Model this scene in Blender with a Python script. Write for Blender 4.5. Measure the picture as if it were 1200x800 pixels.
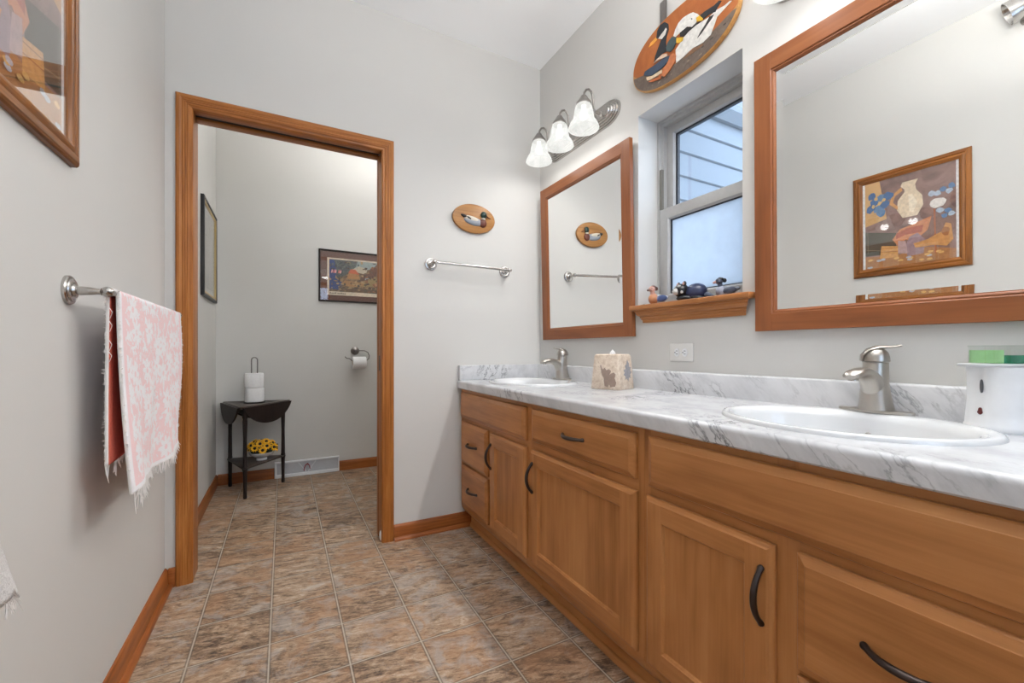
import bpy, bmesh, math, random
from mathutils import Vector, Matrix

random.seed(7)
S = bpy.context.scene
COL = S.collection
for _o in list(bpy.data.objects):
    bpy.data.objects.remove(_o)
PI = math.pi

# ------------------------------------------------------------------ camera, world, lights, exposure
YAW = 0.49307
cam_d = bpy.data.cameras.new('camera')
cam_d.sensor_width = 36.0
cam_d.lens = 36.0 * 497.9 / 1200.0
cam_d.shift_y = (410.4 - 400.0) / 1200.0
cam_d.clip_start = 0.02
cam = bpy.data.objects.new('camera', cam_d)
cam.location = (0, 0, 0.9975)
cam.rotation_euler = (PI / 2, 0, -YAW)
COL.objects.link(cam)
S.camera = cam

SKY_SOUTH = 4.5            # open sky seen through the window behind the camera
world = bpy.data.worlds.new('world')
S.world = world
world.use_nodes = True
_bg = world.node_tree.nodes['Background']
_bg.inputs['Color'].default_value = (0.66, 0.79, 1.0, 1)
_wt = world.node_tree
_tc = _wt.nodes.new('ShaderNodeTexCoord'); _sx = _wt.nodes.new('ShaderNodeSeparateXYZ')
_mr = _wt.nodes.new('ShaderNodeMapRange')
_mr.inputs['From Min'].default_value = .2; _mr.inputs['From Max'].default_value = -.9
_mr.inputs['To Min'].default_value = 1.25; _mr.inputs['To Max'].default_value = SKY_SOUTH
_wt.links.new(_tc.outputs['Generated'], _sx.inputs[0]); _wt.links.new(_sx.outputs[1], _mr.inputs['Value']); _wt.links.new(_mr.outputs[0], _bg.inputs['Strength'])

S.view_settings.view_transform = 'Standard'
S.view_settings.look = 'None'
S.view_settings.gamma = 1.0
S.view_settings.use_curve_mapping = False
S.view_settings.exposure = -0.06

VANITY_BULB_W = 5.2       # each bulb in the two vanity lights (soft, linear falloff)
FILL_LAMP_W = 51.0      # fill light added in the bathroom as a bowl lamp, out of view
CLOSET_FILL_W = 24.0        # fill light added in the toilet closet, from an unseen bowl lamp
WARM = (1.0, 0.99, 0.975)

# ------------------------------------------------------------------ room numbers (metres)
XL, XW = -0.441, 1.4177          # faces of left and right wall
YB, YC = 2.265, 3.795            # face of back wall, face of closet back wall
YF = -1.30                       # face of front wall (behind the camera)
ZC = 2.756
XF = 1.5377                      # room side of the window frame
WY0, WY1, WZ0, WZ1 = 0.930, 1.4274, 1.175, 2.058
ZT = 0.829                       # countertop

# ------------------------------------------------------------------ helpers: objects
def tag(o, label=None, cat=None, group=None, kind=None):
    if label: o['label'] = label
    if cat: o['category'] = cat
    if group: o['group'] = group
    if kind: o['kind'] = kind
    return o

def empty(name, loc, label=None, cat=None, group=None, kind=None):
    o = bpy.data.objects.new(name, None)
    o.empty_display_size = 0.05
    o.location = loc
    COL.objects.link(o)
    return tag(o, label, cat, group, kind)

def origin_of(o):
    p = Vector((0, 0, 0))
    while o is not None:
        p += Vector(o.location)
        o = o.parent
    return p

class MB:
    """collects shapes in world coordinates, then links them as one mesh object"""
    def __init__(self):
        self.bm = bmesh.new()
        self.mi = 0
        self.uv = None
    def faces_set(self, faces):
        for f in faces:
            f.material_index = self.mi
    def box(self, x0, x1, y0, y1, z0, z1, bev=0.0, seg=2):
        r = bmesh.ops.create_cube(self.bm, size=1.0)
        vs = r['verts']
        for v in vs:
            v.co = Vector((x0 + (v.co.x + .5) * (x1 - x0), y0 + (v.co.y + .5) * (y1 - y0), z0 + (v.co.z + .5) * (z1 - z0)))
        es = list({e for v in vs for e in v.link_edges})
        fs = list({f for v in vs for f in v.link_faces})
        self.faces_set(fs)
        if bev > 0:
            rr = bmesh.ops.bevel(self.bm, geom=es, offset=bev, segments=seg, affect='EDGES', profile=0.5)
            self.faces_set(rr['faces'])
        return self
    def prism(self, pts, axis, a, b, bev=0.0):
        """polygon pts (two coords in the plane normal to axis) extruded from a to b"""
        def mk(p, t):
            if axis == 'x': return Vector((t, p[0], p[1]))
            if axis == 'y': return Vector((p[0], t, p[1]))
            return Vector((p[0], p[1], t))
        v0 = [self.bm.verts.new(mk(p, a)) for p in pts]
        v1 = [self.bm.verts.new(mk(p, b)) for p in pts]
        n = len(pts)
        fs = [self.bm.faces.new(v0[::-1]), self.bm.faces.new(v1)]
        for i in range(n):
            j = (i + 1) % n
            fs.append(self.bm.faces.new((v0[i], v0[j], v1[j], v1[i])))
        self.faces_set(fs)
        bmesh.ops.recalc_face_normals(self.bm, faces=fs)
        if bev > 0:
            es = list(fs[0].edges) + list(fs[1].edges)
            rr = bmesh.ops.bevel(self.bm, geom=es, offset=bev, segments=2, affect='EDGES', profile=0.5)
            self.faces_set(rr['faces'])
        return self
    def poly(self, pts3):
        f = self.bm.faces.new([self.bm.verts.new(Vector(p)) for p in pts3])
        self.faces_set([f])
        return self
    def rings(self, rings, closed=True, cap0=True, cap1=True, loop=False):
        """skin a list of vertex rings (lists of 3D points)"""
        vr = [[self.bm.verts.new(Vector(p)) for p in r] for r in rings]
        n = len(vr[0]); fs = []
        m = len(vr)
        for i in range(m if loop else m - 1):
            A, B = vr[i], vr[(i + 1) % m]
            for j in range(n if closed else n - 1):
                k = (j + 1) % n
                fs.append(self.bm.faces.new((A[j], A[k], B[k], B[j])))
        if cap0 and not loop and closed: fs.append(self.bm.faces.new(vr[0][::-1]))
        if cap1 and not loop and closed: fs.append(self.bm.faces.new(vr[-1]))
        self.faces_set(fs)
        bmesh.ops.recalc_face_normals(self.bm, faces=fs)
        return self
    def tube(self, pts, r, n=12, flat=1.0):
        pts = [Vector(p) for p in pts]
        rs = r if isinstance(r, (list, tuple)) else [r] * len(pts)
        rings = []
        prev = None
        for i, p in enumerate(pts):
            if i == 0: t = pts[1] - pts[0]
            elif i == len(pts) - 1: t = pts[-1] - pts[-2]
            else: t = (pts[i + 1] - pts[i]).normalized() + (pts[i] - pts[i - 1]).normalized()
            t.normalize()
            if prev is None:
                ref = Vector((0, 0, 1)) if abs(t.z) < .9 else Vector((1, 0, 0))
                u = t.cross(ref).normalized()
            else:
                u = (prev - t * prev.dot(t)).normalized()
            prev = u
            w = t.cross(u)
            rings.append([p + (u * math.cos(a) + w * math.sin(a) * flat) * rs[i] for a in [2 * PI * k / n for k in range(n)]])
        return self.rings(rings)
    def lathe(self, prof, c, axis='z', n=24, cap0=True, cap1=True, sx=1.0, sy=1.0):
        """profile of (radius, height along axis) about point c; axis may be a Vector"""
        ax = {'x': Vector((1, 0, 0)), 'y': Vector((0, 1, 0)), 'z': Vector((0, 0, 1))}.get(axis, axis) if isinstance(axis, str) else Vector(axis).normalized()
        ref = Vector((0, 0, 1)) if abs(ax.z) < .9 else Vector((1, 0, 0))
        u = ref.cross(ax).normalized() if abs(ax.z) < .9 else Vector((1, 0, 0))
        w = ax.cross(u)
        c = Vector(c)
        rings = [[c + ax * h + u * (max(r, 1e-5) * math.cos(a) * sx) + w * (max(r, 1e-5) * math.sin(a) * sy) for a in [2 * PI * k / n for k in range(n)]] for r, h in prof]
        return self.rings(rings, cap0=cap0, cap1=cap1)
    def ball(self, c, rx, ry=None, rz=None, n=16, m=10, rot=None):
        ry = rx if ry is None else ry
        rz = rx if rz is None else rz
        rings = []
        for i in range(m + 1):
            t = PI * i / m
            s, z = max(math.sin(t), 1e-3), -math.cos(t)
            ring = []
            for k in range(n):
                a = 2 * PI * k / n
                p = Vector((rx * s * math.cos(a), ry * s * math.sin(a), rz * z))
                if rot is not None: p = rot @ p
                ring.append(Vector(c) + p)
            rings.append(ring)
        return self.rings(rings)
    def frame(self, plane, a0, a1, b0, b1, prof, out, base):
        """mitred rectangular frame. plane 'x': a=y b=z, plane 'y': a=x b=z. prof: (inset, height) list; out: +1/-1 direction of height; base: plane coord"""
        rings = []
        for ins, hgt in prof:
            c = [(a0 + ins, b0 + ins), (a1 - ins, b0 + ins), (a1 - ins, b1 - ins), (a0 + ins, b1 - ins)]
            if plane == 'x': rings.append([(base + out * hgt, a, b) for a, b in c])
            else: rings.append([(a, base + out * hgt, b) for a, b in c])
        return self.rings(rings, cap0=False, cap1=False, loop=True)
    def panel(self, plane, a0, a1, b0, b1, prof, out, base):
        """like frame, but the last ring is filled: a door or slab front"""
        rings = []
        for ins, hgt in prof:
            c = [(a0 + ins, b0 + ins), (a1 - ins, b0 + ins), (a1 - ins, b1 - ins), (a0 + ins, b1 - ins)]
            if plane == 'x': rings.append([(base + out * hgt, a, b) for a, b in c])
            else: rings.append([(a, base + out * hgt, b) for a, b in c])
        return self.rings(rings)
    def grid(self, fn, nu, nv, uvs=True):
        vs = [[self.bm.verts.new(Vector(fn(i / nu, j / nv))) for j in range(nv + 1)] for i in range(nu + 1)]
        if uvs and self.uv is None: self.uv = self.bm.loops.layers.uv.new('UVMap')
        for i in range(nu):
            for j in range(nv):
                f = self.bm.faces.new((vs[i][j], vs[i + 1][j], vs[i + 1][j + 1], vs[i][j + 1]))
                f.material_index = self.mi
                if uvs:
                    for l, (a, b) in zip(f.loops, ((i, j), (i + 1, j), (i + 1, j + 1), (i, j + 1))):
                        l[self.uv].uv = (a / nu, b / nv)
        return self
    def build(self, name, mats, parent=None, origin=None, sharp=38, label=None):
        me = bpy.data.meshes.new(name)
        org = Vector(origin) if origin is not None else (origin_of(parent) if parent is not None else Vector((0, 0, 0)))
        for v in self.bm.verts: v.co -= org
        self.bm.to_mesh(me)
        self.bm.free()
        for m in (mats if isinstance(mats, (list, tuple)) else [mats]): me.materials.append(m)
        me.polygons.foreach_set('use_smooth', [True] * len(me.polygons))
        me.set_sharp_from_angle(angle=math.radians(sharp))
        o = bpy.data.objects.new(name, me)
        COL.objects.link(o)
        if parent is not None:
            o.parent = parent
        elif origin is not None:
            o.location = org
        if label: o['label'] = label
        return o

def copy_tree(o, parent=None):
    c = o.copy()
    COL.objects.link(c)
    if parent is not None: c.parent = parent
    for ch in list(o.children): copy_tree(ch, c)
    return c

# ------------------------------------------------------------------ helpers: materials
def srgb(r, g, b):
    f = lambda c: (c / 255 / 12.92) if c / 255 <= .04045 else ((c / 255 + .055) / 1.055) ** 2.4
    return (f(r), f(g), f(b), 1)

class NT:
    def __init__(self, name):
        self.m = bpy.data.materials.new(name)
        self.m.use_nodes = True
        self.t = self.m.node_tree
        self.b = self.t.nodes['Principled BSDF']
        self.out = self.t.nodes['Material Output']
    def n(self, typ, props=None, **inp):
        nd = self.t.nodes.new(typ)
        for k, v in (props or {}).items(): setattr(nd, k, v)
        for k, v in inp.items(): self.set(nd, k, v)
        return nd
    def set(self, nd, key, v):
        s = nd.inputs[int(key[1:])] if (key[0] == '_' and key[1:].isdigit()) else nd.inputs[key.replace('_', ' ')]
        if isinstance(v, bpy.types.NodeSocket): self.t.links.new(v, s)
        elif isinstance(v, bpy.types.Node): self.t.links.new(v.outputs[0], s)
        else: s.default_value = v
    def math(self, op, a, b=None, c=None):
        nd = self.t.nodes.new('ShaderNodeMath'); nd.operation = op
        for i, v in enumerate((a, b, c)):
            if v is not None: self.set(nd, f'_{i}', v)
        return nd.outputs[0]
    def ramp(self, fac, stops, interp='LINEAR'):
        nd = self.t.nodes.new('ShaderNodeValToRGB')
        cr = nd.color_ramp; cr.interpolation = interp
        while len(cr.elements) < len(stops): cr.elements.new(.5)
        for e, (p, c) in zip(cr.elements, stops):
            e.position = p; e.color = c if len(c) == 4 else (*c, 1)
        self.set(nd, '_0', fac)
        return nd.outputs[0]
    def mix(self, fac, a, b, mode='MIX'):
        nd = self.t.nodes.new('ShaderNodeMix'); nd.data_type = 'RGBA'; nd.blend_type = mode
        self.set(nd, '_0', fac)
        for k, v in (('_6', a), ('_7', b)): self.set(nd, k, v)
        return nd.outputs[2]
    def noise(self, vec, scale=5, detail=3, rough=.5, dist=0.0):
        nd = self.n('ShaderNodeTexNoise', Scale=scale, Detail=detail, Roughness=rough, Distortion=dist)
        self.set(nd, 'Vector', vec)
        return nd
    def coord(self, out='Object'):
        return self.n('ShaderNodeTexCoord').outputs[out]
    def mapping(self, vec, scale=(1, 1, 1), rot=(0, 0, 0), loc=(0, 0, 0)):
        nd = self.n('ShaderNodeMapping')
        self.set(nd, 'Vector', vec)
        nd.inputs['Scale'].default_value = scale
        nd.inputs['Rotation'].default_value = rot
        nd.inputs['Location'].default_value = loc
        return nd.outputs[0]
    def bump(self, h, strength=.3, dist=.002):
        nd = self.n('ShaderNodeBump', Strength=strength, Distance=dist)
        self.set(nd, 'Height', h)
        self.t.links.new(nd.outputs[0], self.b.inputs['Normal'])
    def p(self, **kw):
        for k, v in kw.items(): self.set(self.b, k, v)
        return self.m

def plain(name, c, rough=.5, metal=0.0, var=.06, vscale=40, **kw):
    """a colour with a little procedural variation"""
    t = NT(name)
    nz = t.noise(t.coord(), vscale, 3)
    dk = tuple(x * (1 - var) for x in c[:3]) + (1,)
    lt = tuple(min(1, x * (1 + var)) for x in c[:3]) + (1,)
    t.p(Base_Color=t.ramp(nz.outputs[0], [(.3, dk), (.7, lt)]), Roughness=rough, Metallic=metal, **kw)
    return t.m

def wood(name, dark, mid, light, axis, rough=.38, fine=1.0, blotch=.25, coat=.03):
    t = NT(name)
    co = t.coord()
    along, across = 1.6 * fine, 42 * fine
    sc = {'x': (along, across, across), 'y': (across, along, across), 'z': (across, across, along)}[axis]
    v = t.mapping(co, sc)
    n1 = t.noise(v, 1.0, 5, .6, .6).outputs[0]
    sc2 = tuple(s * 4 for s in sc)
    n2 = t.noise(t.mapping(co, sc2), 1.0, 2, .6).outputs[0]
    sc3 = {'x': (1.5, 7, 7), 'y': (7, 1.5, 7), 'z': (7, 7, 1.5)}[axis]
    n3 = t.noise(t.mapping(co, sc3), 1.3, 3, .6).outputs[0]
    f = t.math('ADD', t.math('MULTIPLY', n1, .62), t.math('MULTIPLY', n2, .38))
    f = t.math('ADD', t.math('MULTIPLY', f, 1 - blotch), t.math('MULTIPLY', n3, blotch))
    c = t.ramp(f, [(.34, dark), (.5, mid), (.64, light)])
    t.p(Base_Color=c, Roughness=rough, Coat_Weight=coat, Coat_Roughness=.25, Specular_IOR_Level=.32)
    t.bump(f, .08, .001)
    return t.m

def metal(name, c, rough=.28, var=.08):
    t = NT(name)
    nz = t.noise(t.mapping(t.coord(), (30, 30, 30)), 3, 3)
    dk = tuple(x * (1 - var) for x in c[:3]) + (1,)
    r = t.math('ADD', t.math('MULTIPLY', nz.outputs[0], .05), rough - .025)
    t.p(Base_Color=t.ramp(nz.outputs[0], [(.3, dk), (.7, c)]), Roughness=r, Metallic=1.0)
    return t.m

def glass_pane(name, tint=(1, 1, 1, 1), refl=.05, rough=.0):
    """thin pane: clear, with the mirror-like glint of its surface"""
    t = NT(name)
    lw = t.n('ShaderNodeLayerWeight', Blend=.5)
    tr = t.n('ShaderNodeBsdfTransparent', Color=tint)
    gl = t.n('ShaderNodeBsdfGlossy', Roughness=rough, Color=(1, 1, 1, 1))
    mx = t.n('ShaderNodeMixShader')
    t.set(mx, '_0', t.math('ADD', .05, t.math('MULTIPLY', .9, t.math('POWER', lw.outputs['Facing'], 4.0)))); t.set(mx, '_1', tr); t.set(mx, '_2', gl)
    t.t.links.new(mx.outputs[0], t.out.inputs['Surface'])
    return t.m

def emit(name, c, s):
    t = NT(name)
    t.p(Base_Color=c, Emission_Color=c, Emission_Strength=s, Roughness=.4)
    return t.m

M = {}
def wall_paint(name, c):
    t = NT(name)
    co = t.coord()
    n1 = t.noise(co, 1.5, 3)
    c2 = tuple(x * .97 for x in c[:3]) + (1,)
    n2 = t.noise(co, 260, 2)
    t.p(Base_Color=t.ramp(n1.outputs[0], [(.35, c2), (.65, c)]), Roughness=.62)
    t.bump(n2.outputs[0], .06, .001)
    return t.m
M['wall'] = wall_paint('wall_paint', (0.632, 0.622, 0.596, 1))
M['ceil'] = wall_paint('ceiling_paint', (0.945, 0.955, 0.965, 1))

OAK = (srgb(112, 62, 22), srgb(160, 98, 44), srgb(182, 120, 62))
for ax in 'xyz': M['oak_' + ax] = wood('oak_trim_' + ax, *OAK, ax)
for ax in 'xyz': M['base_' + ax] = wood('oak_base_' + ax, srgb(106, 54, 20), srgb(148, 84, 38), srgb(168, 100, 50), ax)
MAP = (srgb(144, 92, 48), srgb(174, 117, 67), srgb(188, 132, 80))
for ax in 'xyz': M['maple_' + ax] = wood('honey_maple_' + ax, *MAP, ax, rough=.36, fine=.8, blotch=.6, coat=.05)
CHE = (srgb(110, 62, 34), srgb(137, 81, 46), srgb(150, 93, 55))
for ax in 'yz': M['cherry_' + ax] = wood('cherry_frame_' + ax, *CHE, ax, rough=.36, fine=.5, blotch=.5, coat=.05)
for ax in 'xyz': M['pic_' + ax] = wood('walnut_oak_frame_' + ax, srgb(78, 40, 12), srgb(134, 82, 34), srgb(166, 106, 50), ax, rough=.3)
for ax in 'xyz': M['sill_' + ax] = wood('oak_sill_' + ax, srgb(120, 72, 36), srgb(160, 104, 58), srgb(186, 128, 80), ax)
M['plaque_x'] = wood('plaque_oak', srgb(128, 88, 48), srgb(164, 116, 66), srgb(182, 134, 82), 'x', fine=.8)
M['edge_y'] = wood('pale_plaque_edge', srgb(150, 100, 50), srgb(190, 140, 80), srgb(206, 160, 100), 'y')
M['espresso'] = wood('espresso_wood', srgb(18, 10, 8), srgb(30, 18, 15), srgb(42, 28, 23), 'z', rough=.42, coat=0)
M['espresso_top'] = wood('espresso_top_wood', srgb(44, 36, 32), srgb(62, 52, 46), srgb(78, 67, 60), 'x', rough=.42, coat=0)

M['nickel'] = metal('brushed_nickel', (.52, .50, .475, 1), .24)
M['lamp_nickel'] = metal('lamp_nickel', (.33, .31, .29, 1), .30)
M['faucet'] = metal('satin_nickel_faucet', (.47, .44, .40, 1), .32, .05)
M['steel'] = metal('wire_steel', (.24, .22, .21, 1), .32)
M['bronze'] = metal('dark_bronze', (.075, .06, .055, 1), .38)
M['blackmetal'] = plain('black_base', (.012, .011, .011, 1), .4)
M['mirror'] = NT('mirror_silver').p(Base_Color=(.93, .94, .93, 1), Metallic=1.0, Roughness=0.0)
M['china'] = plain('white_china', (.69, .70, .71, 1), .08, var=.01, Coat_Weight=.5)
M['plastic'] = plain('white_plastic', (.80, .81, .82, 1), .3, var=.02)
M['vinyl'] = plain('window_vinyl', (.44, .44, .435, 1), .4, var=.03)
M['vinyl_shade'] = plain('window_track', (.16, .15, .13, 1), .6)
M['gasket'] = plain('window_gasket', (.018, .02, .025, 1), .5)
M['outlet'] = plain('outlet_plate', (.72, .71, .68, 1), .35, var=.02)
M['slot'] = plain('dark_slot', (.01, .01, .01, 1), .6)
M['grille'] = plain('register_metal', (.60, .61, .63, 1), .4, var=.03)
M['red'] = plain('red_plastic', (.35, .04, .06, 1), .4)
M['paper'] = plain('tissue_paper', (.86, .86, .86, 1), .9, var=.03, vscale=90)
M['glass'] = glass_pane('clear_glass', (.93, .97, 1, 1))
M['pic_glass'] = glass_pane('picture_glass')

# bell shades: frosted glass lit from inside
def shade_mat(name, clear):
    """frosted glass, glowing, and partly letting the bulb's light straight through"""
    t = NT(name)
    nz = t.noise(t.coord(), 22, 4, .6)
    t.p(Base_Color=(.10, .10, .098, 1), Roughness=.5, Specular_IOR_Level=.2, Emission_Color=t.ramp(nz.outputs[0], [(.35, (.80, .82, .78, 1)), (.65, (1, .99, .96, 1))]), Emission_Strength=1.0)
    if clear:
        tr = t.n('ShaderNodeBsdfTransparent', Color=(1, 1, 1, 1)); mx = t.n('ShaderNodeMixShader')
        t.set(mx, '_0', clear); t.t.links.new(t.b.outputs[0], mx.inputs[1]); t.set(mx, '_2', tr)
        t.t.links.new(mx.outputs[0], t.out.inputs['Surface'])
    return t.m
M['shade'] = shade_mat('frosted_shade_glass', .30)
M['bowl'] = shade_mat('frosted_bowl_glass', 0)
M['bulb'] = emit('bulb_glow', (1, .97, .92, 1), 1.6)

def marble():
    t = NT('marble_laminate')
    co = t.coord()
    warp = t.noise(co, 3.0, 4, .6)
    v = t.n('ShaderNodeVectorMath', {'operation': 'MULTIPLY_ADD'})
    t.set(v, '_0', warp.outputs['Color']); v.inputs[1].default_value = (.03, .03, .03); t.set(v, '_2', co)
    D = Vector((.28, .66, .70)).normalized(); E1 = D.orthogonal().normalized(); E2 = D.cross(E1)
    def dots(ku, kv):
        cv = t.n('ShaderNodeCombineXYZ')
        for i, (ax, k) in enumerate(((D, ku), (E1, kv), (E2, kv))):
            dp = t.n('ShaderNodeVectorMath', {'operation': 'DOT_PRODUCT'}); t.set(dp, '_0', v.outputs[0]); dp.inputs[1].default_value = tuple(ax * k)
            t.set(cv, '_%d' % i, dp.outputs['Value'])
        return cv.outputs[0]
    patch = t.ramp(t.noise(dots(2.2, 4.5), 1.2, 3, .5).outputs[0], [(.47, (0, 0, 0)), (.66, (1, 1, 1))])
    n1 = t.noise(dots(1.5, 20), 1.2, 5, .60, 0).outputs[0]
    r1 = t.math('ABSOLUTE', t.math('SUBTRACT', n1, .5))
    vein = t.ramp(r1, [(0, (1, 1, 1)), (.010, (.6, .6, .6)), (.035, (0, 0, 0))])
    n3 = t.noise(dots(4, 60), 1.0, 5, .65).outputs[0]
    fine = t.ramp(n3, [(.50, (0, 0, 0)), (.68, (1, 1, 1))])
    n2 = t.noise(dots(1.5, 12), 1.0, 5, .62).outputs[0]
    soft = t.ramp(n2, [(.45, (0, 0, 0)), (.68, (1, 1, 1))])
    base = t.mix(t.math('MULTIPLY', soft, .55), (.61, .615, .63, 1), (.37, .38, .40, 1))
    base = t.mix(t.math('MULTIPLY', fine, t.math('ADD', .12, t.math('MULTIPLY', patch, .35))), base, (.30, .31, .33, 1))
    c = t.mix(t.math('MULTIPLY', t.math('MULTIPLY', vein, patch), .9), base, (.085, .085, .095, 1))
    t.p(Base_Color=c, Roughness=.24)
    return t.m
M['marble'] = marble()

def floor_mat():
    P, X0, Y0 = .2290, .187, 1.4315
    t = NT('stone_look_tile')
    co = t.coord()
    sp = t.n('ShaderNodeSeparateXYZ'); t.set(sp, '_0', co)
    fx = t.math('DIVIDE', t.math('SUBTRACT', sp.outputs[0], X0), P)
    fy = t.math('DIVIDE', t.math('SUBTRACT', sp.outputs[1], Y0), P)
    dx = t.math('ABSOLUTE', t.math('SUBTRACT', t.math('FRACT', t.math('ADD', fx, .5)), .5))
    dy = t.math('ABSOLUTE', t.math('SUBTRACT', t.math('FRACT', t.math('ADD', fy, .5)), .5))
    d = t.math('MULTIPLY', t.math('MINIMUM', dx, dy), P)
    wob = t.math('MULTIPLY', t.math('SUBTRACT', t.noise(co, 60, 2).outputs[0], .5), .0015)
    d = t.math('ADD', d, wob)
    grout = t.ramp(d, [(0, (1, 1, 1)), (.0019, (1, 1, 1)), (.0026, (0, 0, 0))])
    edge = t.ramp(d, [(.0022, (1, 1, 1)), (.0034, (1, 1, 1)), (.0062, (0, 0, 0))])  # dark rim beside the grout: its shadow, put into the tile colour
    cx, cy = t.math('FLOOR', fx), t.math('FLOOR', fy)
    cv = t.n('ShaderNodeCombineXYZ'); t.set(cv, '_0', cx); t.set(cv, '_1', cy)
    wn = t.n('ShaderNodeTexWhiteNoise', {'noise_dimensions': '2D'}); t.set(wn, 'Vector', cv.outputs[0])
    off = t.n('ShaderNodeVectorMath', {'operation': 'MULTIPLY_ADD'})
    t.set(off, '_0', wn.outputs['Color']); off.inputs[1].default_value = (7, 7, 7); t.set(off, '_2', co)
    v = t.mapping(off.outputs[0], (1, 1, 1), (0, 0, math.radians(14)))
    n1 = t.noise(t.mapping(v, (5.5, 17, 5)), 1.6, 9, .70, 1.3).outputs[0]
    n2 = t.noise(t.mapping(v, (22, 60, 5)), 2.2, 6, .74, .8).outputs[0]
    n3 = t.noise(v, 7, 5, .65, .9).outputs[0]
    f = t.math('ADD', t.math('MULTIPLY', n1, .60), t.math('MULTIPLY', n2, .40))
    f = t.math('ADD', f, t.math('MULTIPLY', t.math('SUBTRACT', wn.outputs['Value'], .5), .05))
    c = t.ramp(f, [(.38, srgb(62, 46, 36)), (.44, srgb(106, 84, 66)), (.50, srgb(148, 122, 98)), (.56, srgb(174, 150, 126)), (.63, srgb(198, 182, 164))])
    tw = t.n('ShaderNodeSeparateXYZ'); t.set(tw, '_0', wn.outputs['Color'])
    tan = t.ramp(t.math('ADD', n3, t.math('MULTIPLY', t.math('SUBTRACT', tw.outputs[1], .5), .14)), [(.46, (0, 0, 0)), (.62, (1, 1, 1))])
    c = t.mix(t.math('MULTIPLY', tan, .55), c, t.mix(f, srgb(110, 72, 46), srgb(206, 160, 120)))
    gry = t.ramp(t.math('ADD', t.noise(v, 8, 6, .68, 1.0).outputs[0], t.math('MULTIPLY', t.math('SUBTRACT', tw.outputs[2], .5), .12)), [(.53, (0, 0, 0)), (.64, (1, 1, 1))])
    c = t.mix(t.math('MULTIPLY', gry, .55), c, t.mix(f, srgb(110, 104, 100), srgb(204, 198, 192)))
    pits = t.ramp(t.noise(t.mapping(v, (38, 110, 30)), 1.8, 5, .75).outputs[0], [(.32, (1, 1, 1)), (.40, (0, 0, 0))])
    c = t.mix(t.math('MULTIPLY', pits, .75), c, srgb(58, 45, 37))
    c = t.mix(t.math('MULTIPLY', edge, .75), c, srgb(58, 48, 42))
    c = t.mix(grout, c, srgb(190, 180, 164))
    t.p(Base_Color=c, Roughness=t.math('ADD', .34, t.math('MULTIPLY', n2, .2)))
    t.bump(t.math('SUBTRACT', f, t.math('MULTIPLY', edge, .5)), .5, .002)
    return t.m
M['floor'] = floor_mat()

# ================================================================== THE SETTING
def struct(name, mb, mat, **kw):
    o = mb.build(name, mat, **kw)
    o['kind'] = 'structure'
    return o
YE = YC + .12
struct('floor', MB().box(XL - .12, XW + .16, YF - .12, YE, -.08, 0), M['floor'])
struct('ceiling', MB().box(XL - .12, XW + .16, YF - .12, YE, ZC, ZC + .08), M['ceil'])
struct('wall_left', MB().box(XL - .12, XL, YF, YC, 0, ZC), M['wall'])
b = MB()
b.box(XW, XW + .165, YF, WY0, 0, ZC); b.box(XW, XW + .165, WY1, YC, 0, ZC)
b.box(XW, XW + .165, WY0, WY1, 0, WZ0); b.box(XW, XW + .165, WY0, WY1, WZ1, ZC)
struct('wall_right', b, M['wall'])
# partition with the closet doorway
DX0, DX1, DZ = -.345, .4475, 2.031
b = MB()
b.box(XL, DX0 - .012, YB, YB + .12, 0, ZC); b.box(DX1 + .012, XW, YB, YB + .12, 0, ZC)
b.box(DX0 - .012, DX1 + .012, YB, YB + .12, DZ + .012, ZC)
struct('wall_back', b, M['wall'])
struct('wall_closet', MB().box(XL - .12, XW + .165, YC, YE, 0, ZC), M['wall'])
FX0, FX1, FZ0, FZ1 = .02, 1.02, 1.00, 2.24          # window in the wall behind the camera
b = MB()
b.box(XL - .12, FX0, YF - .12, YF, 0, ZC); b.box(FX1, XW + .165, YF - .12, YF, 0, ZC)
b.box(FX0, FX1, YF - .12, YF, 0, FZ0); b.box(FX0, FX1, YF - .12, YF, FZ1, ZC)
struct('wall_front', b, M['wall'])

# doorway trim
d = empty('door_1', (.05, YB, 0), 'doorway to the toilet closet with oak casing', None, None, 'structure')
CO, CI, CT = -.4034, -.343, 2.092                    # casing outer x, inner x, top z
CPROF = [(0, 0), (0, .011), (.006, .016), (.014, .0172), (.0195, .0155), (.0215, .0140), (.0245, .0150), (.0275, .0152), (.0295, .0138), (.0325, .0148), (.0360, .0148), (.0380, .0132), (.0430, .0142), (.046, .0120), (.0475, .0108), (.056, .0105), (.0595, .006), (.0595, 0)]
def casing(x_out, x_in, mb):
    w = x_in - x_out
    sgn = 1 if w > 0 else -1
    k = abs(w) / .0595
    ringb = [(x_out + sgn * i * k, YB - hgt, 0) for i, hgt in CPROF]
    ringt = [(x_out + sgn * i * k, YB - hgt, CT - i * k) for i, hgt in CPROF]
    return mb.rings([ringb, ringt])
casing(CO, CI, MB()).build('casing', M['oak_z'], d, sharp=14)
casing(.5085, .4495, MB()).build('casing', M['oak_z'], d, sharp=14)
r0 = [(CO + i, YB - hgt, CT - i) for i, hgt in CPROF]
r1 = [(.5085 - i, YB - hgt, CT - i) for i, hgt in CPROF]
MB().rings([r0, r1]).build('casing_head', M['oak_x'], d, sharp=14)
b = MB(); b.box(DX0 - .012, DX0, YB - .004, YB + .124, 0, DZ + .012, .002); b.build('jamb', M['oak_z'], d)
b = MB(); b.box(DX1, DX1 + .012, YB - .004, YB + .030, 0, DZ + .012, .002); b.box(DX1, DX1 + .012, YB + .086, YB + .124, 0, DZ + .012, .002); b.build('jamb', M['oak_z'], d)
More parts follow.
